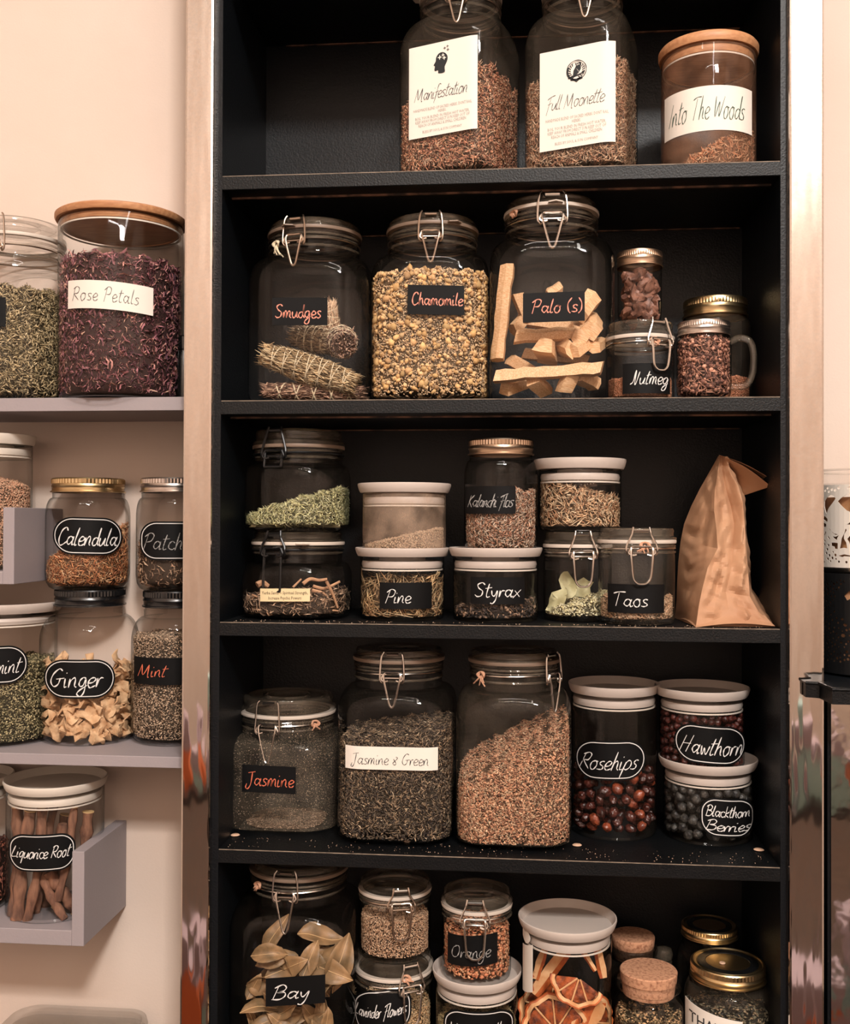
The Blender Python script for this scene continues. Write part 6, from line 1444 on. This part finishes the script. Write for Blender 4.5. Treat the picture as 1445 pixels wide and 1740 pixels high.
# ================================================================== cloudy plastic box at the foot of the wall shelves
zl = at(150, 1712, .165).z; bxc = at(110, 1720, .09).x; 
sb_ = tag(empty('storage_box', (bxc, .09, zl - .12)), 'cloudy clear plastic storage box with rounded lid below the wall shelves', 'box')
def rrect(w, d, r, n=8):
    out = []
    for cx_, cy_, a0 in ((w - r, d - r, 0), (-w + r, d - r, 90), (-w + r, -d + r, 180), (w - r, -d + r, 270)):
        for q in range(n + 1): a_ = math.radians(a0 + 90 * q / n); out.append((cx_ + r * math.cos(a_), cy_ + r * math.sin(a_)))
    return out
hw_ = at(330, 1720, .09).x - bxc; 
bw0 = bxc - at(-8, 1716, .09).x
def rr3(w, d, r, z): return [(x, y, z) for x, y in rrect(w, d, r)]
mb = MB(); mb.loft([rr3(bw0 * .92, .070, .03, 0), rr3(bw0 * .94, .074, .032, .105), rr3(bw0 * .97, .077, .034, .107)]); obj('box_body', mb, M['plastic'], sb_)
mb = MB(); mb.loft([rr3(bw0, .080, .036, .106), rr3(bw0, .080, .036, .113), rr3(bw0 * .985, .078, .035, .120), rr3(bw0 * .93, .070, .030, .120), rr3(bw0 * .92, .069, .030, .115)]); obj('box_lid', mb, M['plastic'], sb_)
wall_shelf(zl - .12 - .018, zl - .1205, -1.0, -0.392, 'lowest straight grey wall shelf, under the plastic box')

# ================================================================== shop furniture behind the photographer, seen only as reflections in the steel
def counter(cx, cy, label):
    t = tag(empty('display_table', (cx, cy, -1.45)), label, 'table')
    mb = MB(); mb.box((-.45, -.3, .62), (.45, .3, .66)); obj('table_top', mb, M['darkwood'], t, False)
    for sx_ in (-1, 1):
        for sy_ in (-1, 1): mb = MB(); mb.box((sx_ * .42 - .025, sy_ * .27 - .025, 0), (sx_ * .42 + .025, sy_ * .27 + .025, .62)); obj('leg', mb, M['darkwood'], t, False)
def card_box(x, y, w, d, h_, mt, label, z=-.79):
    t = tag(empty('card_box', (x, y, z)), label, 'box'); mb = MB(); mb.box((-w / 2, -d / 2, 0), (w / 2, d / 2, h_ * .72)); obj('box_base', mb, M[mt], t, False)
    mb = MB(); mb.box((-w / 2 - .004, -d / 2 - .004, h_ * .62), (w / 2 + .004, d / 2 + .004, h_)); obj('box_lid', mb, M['lilac' if mt != 'lilac' else 'teal'], t, False)
counter(-1.15, -2.5, 'dark table mirrored low in the polished steel edge'); counter(1.05, -2.5, 'dark table mirrored low in the dusty steel edge')
card_box(-1.22, -2.35, .14, .14, .22, 'orange', 'orange card box on the table mirrored by the polished edge'); card_box(-1.0, -2.35, .16, .14, .14, 'teal', 'pale teal card box on the table mirrored by the polished edge'); card_box(-1.40, -2.38, .14, .14, .30, 'lilac', 'lilac card box on the table mirrored by the polished edge')
card_box(1.0, -2.35, .16, .14, .26, 'teal', 'pale teal card box on the table mirrored by the dusty edge'); card_box(1.22, -2.36, .16, .14, .16, 'orange', 'orange card box on the table mirrored by the dusty edge'); card_box(.80, -2.36, .14, .14, .34, 'lilac', 'lilac card box on the table mirrored by the dusty edge')
card_box(-.98, -1.85, .16, .2, .36, 'orange', 'orange card box on the floor mirrored by the polished edge', z=-1.45); card_box(.86, -1.85, .12, .2, .30, 'orange', 'orange card box on the floor mirrored by the dusty edge', z=-1.45)
card_box(-.80, -1.9, .10, .2, .24, 'teal', 'pale teal card box on the floor mirrored by the polished edge', z=-1.45); card_box(1.10, -1.9, .2, .2, .42, 'teal', 'pale teal card box on the floor mirrored by the mirror plinth', z=-1.45)
print('TRIS', TRIS[0], sum(len(m_.polygons) for m_ in bpy.data.meshes))
